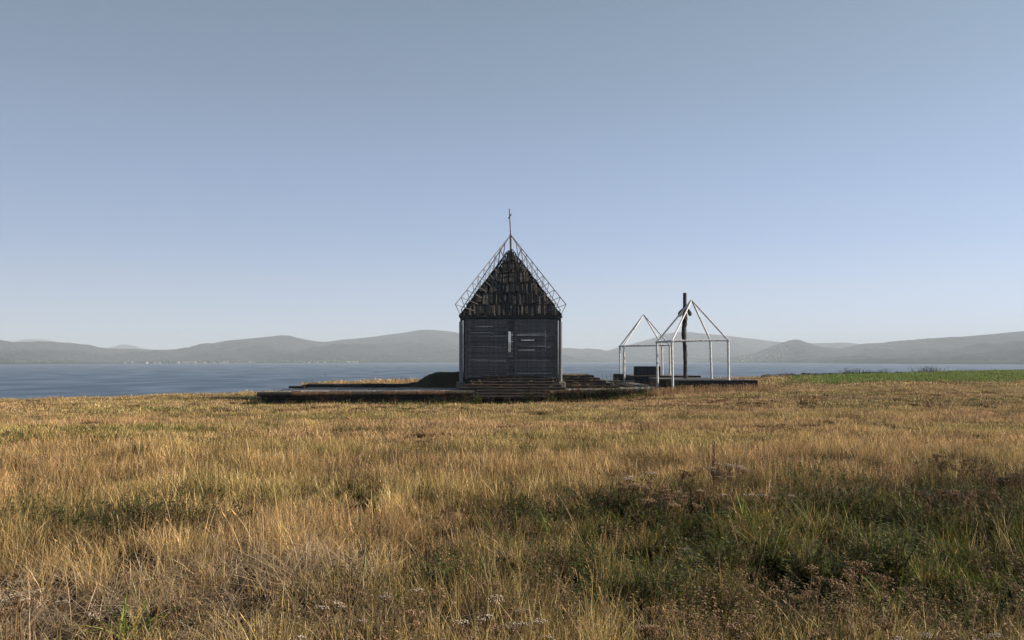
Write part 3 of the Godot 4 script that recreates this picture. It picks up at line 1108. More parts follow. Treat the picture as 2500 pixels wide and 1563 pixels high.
# ---------------------------------------------------------------- white frames, plinths, cross
func make_frames():
	rng.seed = 31
	var sets := [
		{"name": "near", "pts": [[8.51, 48.08], [8.82, 45.2], [12.02, 45.55], [11.72, 48.43]], "top": [2.70, 2.70, 2.75, 2.82], "foot": [0.08, 0.06, 0.53, 0.53], "apex": 5.07, "label": "nearer white metal house frame with pyramid top beside the black cross"},
		{"name": "far", "pts": [[8.28, 62.9], [8.13, 59.5], [11.42, 59.36], [11.5, 62.8]], "top": [2.70, 2.69, 2.72, 2.76], "foot": [0.08, 0.08, 0.52, 0.52], "apex": 5.03, "label": "farther white metal house frame standing closer to the chapel and shoreline"}]
	for s in sets:
		var mid := Vector3.ZERO
		for k in 4:
			mid += Vector3(s.pts[k][0], 0, -s.pts[k][1]) * 0.25
		var o := thing("white_frame", s.label, "frame", mid, 0.0, "white house frames")
		var tops := []
		var apex := Vector3(0, s.apex, 0)
		for k in 4:
			var p := Vector3(s.pts[k][0], 0, -s.pts[k][1]) - mid
			tops.append(p + Vector3(0, s.top[k], 0))
			var lean := Vector3(0.03 + 0.05 * float(k == 3 and s.name == "near") + 0.03 * rng.randf(), 0, 0)
			sq(o, "post", p + Vector3(0, s.foot[k], 0) + lean, tops[k] - Vector3(0, 0.06, 0), 0.13)
			sq(o, "foot_plate", p + lean + Vector3(0, s.foot[k] + 0.002, 0), p + lean + Vector3(0, s.foot[k] + 0.02, 0), 0.24)
		for k in 4:
			var a: Vector3 = tops[k]
			var e: Vector3 = tops[(k + 1) % 4]
			var dir := (e - a).normalized()
			sq(o, "beam", a - dir * 0.06, e - dir * 0.062, 0.11)
			var toap := (apex - a).normalized()
			sq(o, "rafter", a + toap * 0.05, apex - toap * (0.02 + 0.004 * k), 0.1)
			var jp := MB.new()
			jp.block(Transform3D(Basis(Vector3.UP, 0.12), a - Vector3(0, 0.01, 0)), Vector3(0.17, 0.15, 0.17), 0.03)
			part("corner_joint", jp.commit(), M.white, o)

func sq(parent: Node3D, called: String, p: Vector3, q: Vector3, w: float):
	# round steel tube with a closed end
	var b := MB.new()
	b.tube(p, q, w * 0.5, w * 0.5, 14)
	part(called, b.commit(), M.white, parent)

func wall_block(called: String, label: String, poly: Array, y0: float, y1: float, cap: bool):
	var o := thing(called, label, "stone plinth")
	part("core", prism(poly, y0, y1 - 0.06), M.basalt, o)
	# capping slabs and face stones along the front edge
	var a := Vector2(poly[0][0], poly[0][1])
	var b := Vector2(poly[1][0], poly[1][1])
	var total := a.distance_to(b)
	var s := 0.0
	while s < total - 0.05:
		var l := minf(rng.randf_range(0.7, 1.2), total - s)
		if total - s - l < 0.35:
			l = total - s
		var m := MB.new()
		m.block(Transform3D.IDENTITY, Vector3(l - 0.012, 0.07, 0.5), 0.012)
		part("capstone", m.commit(), M.cap if cap else M.basalt2, o, along(a, b, s + l * 0.5, y1 - 0.03 + rng.randf_range(-0.006, 0.006)) * Transform3D(Basis(), Vector3(0, 0, -0.2)))
		var hgt := (y1 - 0.07 - y0)
		var f := MB.new()
		f.block(Transform3D.IDENTITY, Vector3(l - 0.02, hgt, 0.1), 0.015)
		part("face_stone", f.commit(), M.basalt, o, along(a, b, s + l * 0.5, y0 + hgt * 0.5) * Transform3D(Basis(), Vector3(0, 0, -0.02 + rng.randf_range(-0.012, 0.012))))
		s += l
	part("top_slab", prism([[poly[0][0], poly[0][1] + 0.45], [poly[1][0], poly[1][1] + 0.45], [poly[2][0], poly[2][1]], [poly[3][0], poly[3][1]]], y1 - 0.055, y1 - 0.005), M.cap if cap else M.basalt2, o)

func make_plinths():
	rng.seed = 91
	wall_block("stone_plinth", "long black stone plinth under the nearer white frame behind red grass", [[9.2, 45.25], [13.6, 45.3], [13.6, 48.2], [9.2, 48.2]], -0.4, 0.53, false)
	wall_block("stone_plinth", "black stone plinth carrying the black cross, behind the front plinth", [[8.72, 48.32], [13.0, 48.4], [13.0, 52.2], [8.72, 52.2]], -0.1, 0.53, true)
	wall_block("stone_plinth", "far black stone plinth under the upright slab and farther frame", [[8.6, 57.9], [13.4, 58.1], [12.6, 64.2], [8.6, 64.2]], -0.1, 0.53, true)
	# upright slab
	var o := thing("stone_slab", "upright black stone slab on the far plinth inside the white frame", "stone slab", Vector3(9.66, 0.53, -58.55))
	var b := MB.new()
	b.block(Transform3D(Basis.IDENTITY, Vector3(0, 0.335, 0)), Vector3(1.9, 0.67, 0.16), 0.02)
	part("slab", b.commit(), M.basalt, o)
	var g := MB.new()
	g.block(Transform3D(Basis.IDENTITY, Vector3(0.05, 0.27, 0.085)), Vector3(1.55, 0.46, 0.03), 0.012)
	part("front_panel", g.commit(), M.basalt2, o)
	var e := MB.new()
	e.block(Transform3D.IDENTITY, Vector3(0.92, 0.56, 0.7), 0.03)
	var k := solo("stone_block", e.commit(), M.basalt, place(8.02, 0.34, 60.9))
	tag(k, "low black stone block between the far frame's left posts", "stone block")
	# two thin kerbs in front of the block
	for q in [[7.4, 58.6, 1.6], [7.7, 57.3, 1.2]]:
		var m := solo("kerb_stone", kerb_mesh(q[2], 0.1, 0.25), M.kerb[4], place(q[0] + 0.3, 0.18, q[1]))
		tag(m, "thin mossy kerb stone left of the far plinth", "kerb stone", "thin kerbs by the far frame")

func make_cross():
	rng.seed = 61
	var base := Vector3(10.52, 0.53, -49.85)
	var o := thing("wooden_cross", "tall charred wooden pole with a short drooping crosspiece behind the frame", "cross", base)
	var b := MB.new()
	var prof := [[0.0, 0.115, 0.03], [0.4, 0.12, 0.03], [0.9, 0.112, 0.03], [1.5, 0.122, 0.02], [2.0, 0.118, 0.0], [2.25, 0.135, -0.03], [2.7, 0.15, -0.05], [3.0, 0.142, -0.05], [3.3, 0.15, -0.02], [3.6, 0.165, 0.0], [3.85, 0.15, 0.0], [4.05, 0.125, -0.01], [4.5, 0.112, 0.0], [5.0, 0.112, 0.0], [5.2, 0.112, 0.0]]
	var n := 12
	var rings := []
	for s in 60:
		var y := 5.2 * s / 59.0
		var r := 0.0
		var off := 0.0
		for k in prof.size() - 1:
			if y >= prof[k][0] and y <= prof[k + 1][0]:
				var t: float = (y - prof[k][0]) / (prof[k + 1][0] - prof[k][0])
				r = lerpf(prof[k][1], prof[k + 1][1], t)
				off = lerpf(prof[k][2], prof[k + 1][2], t)
		var ring := []
		for k in n:
			var a := TAU * k / n
			var rough := 0.3 if y < 4.2 else 0.08
			var rr := r * (1.0 + rough * n2.get_noise_3d(cos(a) * 12.0, y * 28.0, sin(a) * 12.0))
			ring.append(Vector3(off + cos(a) * rr, y, sin(a) * rr))
		rings.append(ring)
	for s in 59:
		for k in n:
			var mid := Vector3(0, 5.2 * s / 59.0, 0)
			b.facet(rings[s][k], rings[s][(k + 1) % n], rings[s + 1][(k + 1) % n], mid)
			b.facet(rings[s][k], rings[s + 1][(k + 1) % n], rings[s + 1][k], mid)
	for k in range(1, n - 1):
		b.facet(rings[59][0], rings[59][k], rings[59][k + 1], Vector3(0, 4, 0))
	part("pole", b.commit(), M.char, o)
	# arms: hang from the pole, mostly along the line of sight
	for s in [-1.0, 1.0]:
		var m := MB.new()
		var last := Vector3(s * 0.03, 4.22, 0.0)
		var lr := 0.09
		for k in range(1, 8):
			var t := k / 7.0
			var p := Vector3(s * (0.03 + 0.2 * sin(t * 1.55)), 4.22 - 0.12 * t - 0.26 * t * t, s * 0.45 * t)
			var r: float = (0.09 + 0.03 * t) * (1.0 + 0.35 * n2.get_noise_2d(k * 30.0, s * 9.0))
			m.tube(last, p, lr, r, 9)
			last = p
			lr = r
		m.tube(last, last + Vector3(s * 0.02, -0.06, 0.02), lr, lr * 0.4, 9)
		part("arm", m.commit(), M.char, o)
	# thin pale rod at the foot
	var w := MB.new()
	w.tube(Vector3(0.13, -0.02, 0.06), Vector3(0.12, 0.36, 0.06), 0.02, 0.02, 6)
	part("rod", w.commit(), M.pipe, o)

# ---------------------------------------------------------------- vegetation
func green_at(x: float, d: float) -> float:
	var g := ss(0.1, 0.55, n1.get_noise_2d(x * 2.2 + 40, d * 2.2)) * 0.28
	for s in GREENS:
		var e := pow((x - s[0]) / s[2], 2.0) + pow((d - s[1]) / s[3], 2.0)
		if e < 6.0:
			g += s[4] * exp(-e)
	if x > 14.0 and d > 48.0:
		var near := 60.0 - ss(32.0, 17.0, x) * 6.0 + n2.get_noise_2d(x * 2.0, 3.0) * 3.0
		var left := 16.5 + (d - 50.0) * 0.35 + n2.get_noise_2d(3.0, d * 2.0) * 2.0
		g += 1.6 * ss(near - 1.5, near + 3.0, d) * ss(left - 1.5, left + 3.0, x) * (1.0 - 0.85 * ss(0.1, 0.4, n2.get_noise_2d(x * 1.2, d * 1.2 + 60)))
	return g

var GREENS := [[3.0, 7.4, 2.8, 2.0, 1.0], [6.2, 10.4, 2.6, 1.7, 0.8], [1.2, 8.8, 1.2, 0.9, 0.7], [0.6, 6.0, 1.6, 1.0, 0.8], [1.7, 8.6, 1.3, 0.9, 0.7], [5.4, 9.3, 1.4, 0.9, 0.6], [4.6, 5.6, 2.0, 1.0, 0.8], [-1.0, 13.7, 1.6, 1.0, 0.8], [0.85, 15.4, 1.6, 0.9, 0.7], [-9.9, 20.5, 3.6, 1.2, 0.9], [-11.0, 17.5, 2.5, 1.2, 0.8], [-8.0, 27.5, 5.0, 1.6, 0.55], [-3.9, 7.9, 1.6, 0.6, 0.8], [-5.5, 14.0, 3.0, 2.0, 0.35], [-14.0, 33.0, 4.0, 2.0, 0.5], [16.0, 40.0, 6.0, 1.5, 0.35]]

func gauss(x: float, d: float, s: Array) -> float:
	return s[4] * exp(-pow((x - s[0]) / s[2], 2.0) - pow((d - s[1]) / s[3], 2.0))

func tuft(seed_: int, n: int, h0: float, h1: float, w: float, spread: float, lean: float, droop: float, pal: Array, heads: float, segs := 3) -> ArrayMesh:
	var r := RandomNumberGenerator.new()
	r.seed = seed_
	var b := MB.new()
	for i in n:
		var h := r.randf_range(h0, h1)
		var a := r.randf() * TAU
		var base := Vector3(cos(a), 0, sin(a)) * spread * sqrt(r.randf())
		var la := r.randf() * TAU
		var ld := Vector3(cos(la), 0, sin(la)) * lean * r.randf_range(0.1, 1.0)
		var fa := r.randf() * TAU
		var side := Vector3(cos(fa), 0, sin(fa))
		var dr := droop * r.randf()
		var col: Color = pal[r.randi() % pal.size()]
		var j := r.randf_range(0.35, 1.4)
		col = Color(col.r * j, col.g * j, col.b * j * r.randf_range(0.9, 1.1))
		var ww := w * r.randf_range(0.6, 1.3)
		var pts := []
		for k in segs + 1:
			var t := float(k) / segs
			pts.append(base + ld * h * (t + dr * t * t * 1.6) + Vector3(0, h * t * (1.0 - 0.55 * dr * t), 0))
		var nr := side.cross(Vector3.UP).normalized()
		for k in segs:
			var t0 := float(k) / segs
			var t1 := float(k + 1) / segs
			var w0 := ww * (1.0 - 0.85 * t0 * t0)
			var w1 := ww * (1.0 - 0.85 * t1 * t1)
			var tn := (pts[k + 1] - pts[k]).normalized() as Vector3
			nr = side.cross(tn).normalized()
			if k < segs - 1:
				b.quad(pts[k] - side * w0 * 0.5, pts[k] + side * w0 * 0.5, pts[k + 1] + side * w1 * 0.5, pts[k + 1] - side * w1 * 0.5, nr, col)
			else:
				b.tri(pts[k] - side * w0 * 0.5, pts[k] + side * w0 * 0.5, pts[k + 1], nr, nr, nr, col)
		if r.randf() < heads:
			var tip: Vector3 = pts[segs]
			var dn := (tip - pts[segs - 1]).normalized() as Vector3
			var hl := h * r.randf_range(0.12, 0.2)
			var hw := ww * r.randf_range(1.4, 2.0)
			var p0 := tip - dn * hl * 0.6
			var hc := Color(col.r * 0.95, col.g * 0.82, col.b * 0.75)
			b.tri(p0, p0 + dn * hl * 0.4 + side * hw * 0.5, p0 + dn * hl, nr, nr, nr, hc)
			b.tri(p0, p0 + dn * hl * 0.4 - side * hw * 0.5, p0 + dn * hl, nr, nr, nr, hc)
	return b.commit()

var GOLD := [Color(0.572, 0.400, 0.182), Color(0.660, 0.484, 0.237), Color(0.473, 0.312, 0.130), Color(0.308, 0.198, 0.089), Color(0.484, 0.364, 0.144), Color(0.726, 0.556, 0.307)]
var MIXED := [Color(0.515, 0.355, 0.179), Color(0.336, 0.268, 0.095), Color(0.213, 0.196, 0.063), Color(0.370, 0.227, 0.110), Color(0.605, 0.433, 0.236)]
var GREEN := [Color(0.100, 0.125, 0.025), Color(0.160, 0.175, 0.035), Color(0.060, 0.080, 0.020), Color(0.240, 0.225, 0.055), Color(0.340, 0.250, 0.090), Color(0.050, 0.060, 0.020)]
var FORB := [Color(0.06, 0.075, 0.022), Color(0.08, 0.1, 0.028), Color(0.045, 0.055, 0.02), Color(0.12, 0.13, 0.04), Color(0.1, 0.075, 0.035)]
var LITTER := [Color(0.500, 0.390, 0.260), Color(0.600, 0.490, 0.340), Color(0.350, 0.250, 0.155), Color(0.420, 0.300, 0.185), Color(0.210, 0.145, 0.085)]
var BROWN := [Color(0.280, 0.180, 0.095), Color(0.360, 0.240, 0.125), Color(0.150, 0.100, 0.050), Color(0.420, 0.310, 0.165), Color(0.180, 0.140, 0.060)]
var RED := [Color(0.36, 0.22, 0.115), Color(0.3, 0.175, 0.09), Color(0.42, 0.3, 0.16), Color(0.24, 0.15, 0.08), Color(0.4, 0.31, 0.16)]
var FIELD := [Color(0.138, 0.241, 0.050), Color(0.172, 0.270, 0.055), Color(0.098, 0.167, 0.039), Color(0.230, 0.265, 0.077), Color(0.345, 0.287, 0.121)]

func swath(owner_: Node3D, called: String, mesh: Mesh, list: Array):
	if list.is_empty():
		return
	mesh.surface_set_material(0, M.blade)
	var mm := MultiMesh.new()
	mm.transform_format = MultiMesh.TRANSFORM_3D
	mm.use_colors = true
	mm.mesh = mesh
	mm.instance_count = list.size()
	for k in list.size():
		var e: Array = list[k]
		mm.set_instance_transform(k, e[0])
		mm.set_instance_color(k, e[1])
	var o := MultiMeshInstance3D.new()
	o.name = called
	o.multimesh = mm
	owner_.add_child(o, true)
	o.set_meta("kind", "stuff")

func meadow_node(called: String, label: String) -> Node3D:
	var o := Node3D.new()
	o.name = called
	add_child(o)
	o.set_meta("kind", "stuff")
	tag(o, label, "grass")
	return o

func make_meadow():
	rng.seed = 2024
	# kinds: 0 gold, 1 mixed, 2 green, 3 litter, 4 brown
	var spec := [
		{"pal": GOLD, "h": [0.20, 0.58], "lean": 0.42, "droop": 0.8, "heads": 0.16},
		{"pal": MIXED, "h": [0.16, 0.46], "lean": 0.6, "droop": 0.9, "heads": 0.1},
		{"pal": GREEN, "h": [0.16, 0.5], "lean": 0.75, "droop": 1.0, "heads": 0.0},
		{"pal": LITTER, "h": [0.2, 0.42], "lean": 1.6, "droop": 1.1, "heads": 0.05},
		{"pal": BROWN, "h": [0.14, 0.4], "lean": 0.8, "droop": 1.0, "heads": 0.1}]
	# bands: from, to, tufts per m2, blades, width, spread, height factor
	var bands := [
		[2.4, 8.0, 92.0, 32, 0.0030, 0.11, 0.62],
		[8.0, 16.0, 62.0, 32, 0.0044, 0.15, 0.58],
		[16.0, 30.0, 38.0, 30, 0.0078, 0.22, 0.34],
		[30.0, 52.0, 20.0, 28, 0.0130, 0.30, 0.23],
		[52.0, 112.0, 7.0, 26, 0.0260, 0.48, 0.28]]
	var names := ["tall_blades", "mixed_blades", "leafy_blades", "matted_blades", "brown_blades"]
	var roots := [meadow_node("dry_grass", "tall golden dry grass covering the meadow in front of the chapel"), meadow_node("mixed_grass", "half green half dry grass mixed through the meadow"), meadow_node("green_grass", "dark green leafy grass in the right foreground hollow and meadow patches"), meadow_node("matted_grass", "pale matted dead grass in the left foreground"), meadow_node("brown_grass", "low brown grass between the taller golden stems")]
	for bi in bands.size():
		var bd: Array = bands[bi]
		var meshes := []
		var lists := []
		for k in 5:
			var row := []
			var lrow := []
			for vn in 3:
				var s: Dictionary = spec[k]
				row.append(tuft(1000 + bi * 100 + k * 10 + vn, bd[3], s.h[0] * bd[6], s.h[1] * bd[6], bd[4] * (1.7 if k == 2 else 1.0), bd[5], s.lean, s.droop, s.pal, s.heads, 3))
				lrow.append([])
			meshes.append(row)
			lists.append(lrow)
		var side := 0.70
		var area: float = (bd[1] - bd[0]) * 2.0 * ((bd[0] + bd[1]) * 0.5 * side + 2.5)
		var count := int(area * bd[2])
		for i in count:
			# even over the wedge
			var w0: float = bd[0] * side + 2.5
			var w1: float = bd[1] * side + 2.5
			var u := rng.randf()
			var wd := sqrt(lerpf(w0 * w0, w1 * w1, u))
			var d: float = (wd - 2.5) / side
			var x := rng.randf_range(-wd, wd)
			if d > 36.0 and (in_terrace(x, d, 0.35) or d > edge_at(x) + 6.0):
				continue
			if d > 45.5 and d < 51.5 and x > -6.4 and x < 6.0:
				continue
			# bare and thin spots between the tufts
			if d < 30.0 and n2.get_noise_2d(x * 7.0 + 500.0, d * 5.0) > (0.12 if d < 14.0 else 0.2) + 0.3 * rng.randf():
				continue
			var g := green_at(x, d)
			if x > 15.0 and d > 50.0 and g > 1.0:
				continue
			var lit := gauss(x, d, [-2.7, 5.2, 1.5, 0.8, 1.0]) + gauss(x, d, [-1.6, 6.2, 0.8, 0.5, 0.6]) + 0.35 * ss(0.2, 0.5, n2.get_noise_2d(x * 3.0, d * 3.0 + 20)) * ss(9, 5, d)
			var brn := ss(0.1, 0.45, n1.get_noise_2d(x * 1.6 - 70, d * 1.6)) * 0.6 + 0.5 * ss(6.5, 4.0, d) + 0.5 * ss(18, 28, d)
			var roll := rng.randf()
			var kind := 0
			if roll < g * 0.8:
				kind = 2 if rng.randf() < 0.62 else (1 if rng.randf() < 0.5 else 4)
			elif rng.randf() < lit:
				kind = 3
			elif rng.randf() < brn * 0.6:
				kind = 4
			elif rng.randf() < 0.28:
				kind = 1
			# the sward stands in patches: knee-high here, trodden flat there
			var ph := n1.get_noise_2d(x * 5.0 + 11.0, d * 6.5) + 0.6 * n2.get_noise_2d(x * 3.0, d * 4.5)
			var sc := rng.randf_range(0.7, 1.2) * clampf(1.0 + 0.9 * ph, 0.45, 1.7)
			var flat := clampf(1.0 - 0.8 * ph, 0.8, 1.5)
			var tilt := Basis(Vector3(rng.randf_range(-1, 1), 0, rng.randf_range(-1, 1)).normalized(), rng.randf() * 0.3)
			var tr := Transform3D(tilt * Basis(Vector3.UP, rng.randf() * TAU).scaled(Vector3(sc * flat, sc, sc * flat)), Vector3(x, ground_h(x, d) - 0.012, -d))
			var tone := 1.0 + 0.5 * n2.get_noise_2d(x * 2.2 + 9.0, d * 3.0) + rng.randf_range(-0.16, 0.16)
			var hue := n1.get_noise_2d(x * 1.6 + 300.0, d * 2.6) * 1.6
			var col := Color(tone * (1.0 + 0.08 * hue), tone * (1.0 - 0.02 * hue), tone * (1.0 + 0.1 * hue))
			if d > 14.0:
				# the grazed turf farther out is a browner sort
				var far := ss(14.0, 24.0, d)
				col = Color(col.r, col.g, col.b * (1.0 + 0.06 * far))
			lists[kind][rng.randi() % 3].append([tr, col])
		for k in 5:
			for vn in 3:
				swath(roots[k], names[k], meshes[k][vn], lists[k][vn])
	# bright green field on the right, far
	var fg := meadow_node("field_grass", "bright green field strip along the shore at right")
	var flist := [[], []]
	for i in 9000:
		var d := rng.randf_range(48, 104)
		var x := rng.randf_range(15, 84)
		if d > edge_at(x) + 1.0 or green_at(x, d) < 0.9 + rng.randf() * 0.3:
			continue
		var sc := rng.randf_range(0.7, 1.3)
		flist[i % 2].append([Transform3D(Basis(Vector3.UP, rng.randf() * TAU).scaled(Vector3(sc, sc, sc)), Vector3(x, ground_h(x, d) - 0.01, -d)), Color(1, 1, 1) * (1.0 + 0.3 * n2.get_noise_2d(x * 2, d * 2))])
	for k in 2:
		swath(fg, "field_blades", tuft(700 + k, 34, 0.14, 0.3, 0.035, 0.5, 0.5, 0.6, FIELD, 0.0, 2), flist[k])
	# reddish tall grass in front of the near plinth, dark weeds against the kerbs
	var rg := meadow_node("reddish_grass", "tall reddish dry grass in front of the near black plinth")
	var rlist := []
	for i in 300:
		var x := rng.randf_range(7.2, 14.2)
		var d := rng.randf_range(43.6, 45.15) if x > 9.2 else rng.randf_range(42.6, 44.2)
		if in_terrace(x, d, 0.1):
			continue
		var sc := rng.randf_range(0.7, 1.25)
		rlist.append([Transform3D(Basis(Vector3.UP, rng.randf() * TAU).scaled(Vector3(sc, sc, sc)), Vector3(x, ground_h(x, d) - 0.02, -d)), Color(1, 1, 1)])
	swath(rg, "tall_blades", tuft(801, 16, 0.16, 0.44, 0.014, 0.22, 0.22, 0.5, RED, 0.6), rlist)
	var kg := meadow_node("kerb_grass", "sparse tall stalks standing against the terrace kerb stones")
	var klist := [[], []]
	for i in 520:
		var x := rng.randf_range(-12.6, 8.6)
		if x > -1.7 and x < 1.9 and rng.randf() < 0.7:
			continue
		var front := 41.45 + (x + 1.73) * 0.174 if x < 0.0 else 41.6 + (x - 1.92) * 0.448
		if x >= 0.0 and x < 1.92:
			front = 41.2
		var d := front - 0.1 - rng.randf() * 0.7
		var sc := rng.randf_range(0.6, 1.15)
		klist[0 if rng.randf() < 0.55 else 1].append([Transform3D(Basis(Vector3.UP, rng.randf() * TAU).scaled(Vector3(sc, sc, sc)), Vector3(x, ground_h(x, d) - 0.02, -d)), Color(1, 1, 1)])
	swath(kg, "dry_stalks", tuft(811, 9, 0.15, 0.42, 0.014, 0.25, 0.25, 0.5, GOLD, 0.5), klist[0])
	swath(kg, "weed_leaves", tuft(812, 22, 0.15, 0.4, 0.032, 0.25, 0.7, 0.8, GREEN, 0.0), klist[1])
	# thin grass on the steps, the bank and the far plinths
	var sg := meadow_node("step_grass", "small dry tufts growing from the step joints and terrace edges")
	var slist := []
	for i in 100:
		var p := Vector3.ZERO
		var k := rng.randi() % 5
		if k == 0:
			p = Vector3(rng.randf_range(-1.6, 1.6), 0.8, -43.5 - rng.randf() * 0.06)
		elif k == 1:
			var i2 := rng.randi() % 4
			p = Vector3(rng.randf_range(-2.4, 2.4), 0.66 - 0.14 * i2, -(43.4 - 0.3 * i2 - 0.04))
		elif k == 2:
			p = Vector3(rng.randf_range(2.7, 4.5), 0.79, -46.1 - rng.randf() * 1.5)
		elif k == 3:
			var i2 := rng.randi() % 4
			p = Vector3(rng.randf_range(2.7, 4.8), 0.65 - 0.14 * i2, -(45.9 - 0.15 * i2 - 0.05))
		else:
			var x := rng.randf_range(2.1, 7.5)
			p = Vector3(x, 0.07, -(41.8 + (x - 1.92) * 0.448 + rng.randf() * rng.randf() * 3.0))
		var sc := rng.randf_range(0.5, 1.2)
		slist.append([Transform3D(Basis(Vector3.UP, rng.randf() * TAU).scaled(Vector3(sc, sc, sc)), p), Color(1, 1, 1) * rng.randf_range(0.7, 1.1)])
	swath(sg, "small_tufts", tuft(821, 12, 0.05, 0.15, 0.014, 0.1, 0.6, 0.6, MIXED, 0.0), slist)
	# leafy weeds that fill the hollow on the right, and dead brown ones among them
	var wg := meadow_node("hollow_weeds", "tangled dark green weeds filling the hollow in the right foreground")
	var dead := meadow_node("dead_weeds", "tangled dead brown weeds across the right and bottom foreground")
	var wl := [[], [], [], []]
	for i in 5200:
		var d := rng.randf_range(3.0, 14.0)
		var x := rng.randf_range(-1, 1) * (d * 0.7 + 1.0)
		var g := green_at(x, d)
		var p := Vector3(x, ground_h(x, d) - 0.02, -d)
		var sc := rng.randf_range(0.55, 1.15)
		var e := [Transform3D(Basis(Vector3.UP, rng.randf() * TAU).scaled(Vector3(sc, sc, sc)), p), Color(1, 1, 1) * rng.randf_range(0.7, 1.2)]
		if rng.randf() < g * 0.7 - 0.2 and n2.get_noise_2d(x * 3.0, d * 3.0) > 0.0:
			wl[rng.randi() % 2].append(e)
		elif rng.randf() < 0.08 + 0.28 * ss(6.8, 4.2, d) * ss(-2.0, 1.0, x) + 0.3 * clampf(g, 0.0, 1.0):
			wl[2 + rng.randi() % 2].append(e)
	for k in 2:
		var lf := leafy(60 + k, 9, 0.40, 0.40, 0.05, 9, FORB, Color(0.07, 0.065, 0.03), 0.8)
		swath(wg, "weed_stems", lf[0], wl[k])
		swath(wg, "weed_leaves", lf[1], wl[k])
		var df := leafy(70 + k, 8, 0.38, 0.3, 0.026, 8, BROWN, Color(0.12, 0.08, 0.045), 0.8)
		swath(dead, "dead_stems", df[0], wl[2 + k])
		swath(dead, "dead_leaves", df[1], wl[2 + k])
	var fresh := meadow_node("fresh_grass", "bright fresh green blades at the heart of the right foreground hollow")
	var fl := [[], []]
	for i in 420:
		var x := rng.randfn(3.0, 1.5)
		var d := rng.randfn(7.3, 1.1)
		if d < 4.0 or d > 11.5 or n2.get_noise_2d(x * 4.0 + 77.0, d * 4.0) < -0.02:
			continue
		var sc := rng.randf_range(0.6, 1.15)
		fl[i % 2].append([Transform3D(Basis(Vector3.UP, rng.randf() * TAU).scaled(Vector3(sc, sc, sc)), Vector3(x, ground_h(x, d) - 0.01, -d)), Color(1, 1, 1) * rng.randf_range(0.75, 1.15)])
	for k in 2:
		swath(fresh, "fresh_blades", tuft(841 + k, 14, 0.16, 0.36, 0.0085, 0.1, 0.8, 1.0, [Color(0.12, 0.19, 0.03), Color(0.17, 0.24, 0.045), Color(0.09, 0.14, 0.025), Color(0.24, 0.25, 0.06), Color(0.34, 0.2, 0.06)], 0.0, 4), fl[k])
	# long grass bending out of the near meadow
	var lg := meadow_node("arching_grass", "long pale grass stems arching above the foreground")
	var llist := [[], []]
	for i in 700:
		var d := rng.randf_range(3.2, 15.0)
		var x := rng.randf_range(-1, 1) * (d * 0.7 + 1.0)
		var sc := rng.randf_range(0.7, 1.2)
		llist[i % 2].append([Transform3D(Basis(Vector3.UP, rng.randf() * TAU).scaled(Vector3(sc, sc, sc)), Vector3(x, ground_h(x, d), -d)), Color(1, 1, 1) * rng.randf_range(0.75, 1.1)])
	for k in 2:
		swath(lg, "arching_stems", tuft(831 + k, 3, 0.3, 0.6, 0.0034, 0.15, 0.7, 0.9, LITTER, 0.5, 6), llist[k])

# countable weeds --------------------------------------------------
func yarrow_head(seed_: int, tone: Array) -> ArrayMesh:
	var r := RandomNumberGenerator.new()
	r.seed = seed_
	var b := MB.new()
	for i in 44:
		var a := r.randf() * TAU
		var q := sqrt(r.randf())
		var p := Vector3(cos(a) * q * 0.05, 0.008 * (1.0 - q * q) + r.randf_range(-0.004, 0.004), sin(a) * q * 0.05)
		var s := r.randf_range(0.0038, 0.0072)
		var col: Color = tone[r.randi() % tone.size()]
		for o in 8:
			var e := Vector3(s if o & 1 else -s, s * 0.7 if o & 2 else -s * 0.7, s if o & 4 else -s)
			b.facet(p + Vector3(e.x, 0, 0), p + Vector3(0, e.y, 0), p + Vector3(0, 0, e.z), p, col)
		if i % 3 == 0:
			b.tube(Vector3(0, -0.06, 0), p - Vector3(0, s * 0.5, 0), 0.0016, 0.0014, 3, Color(0.13, 0.085, 0.045), false)
	return b.commit()

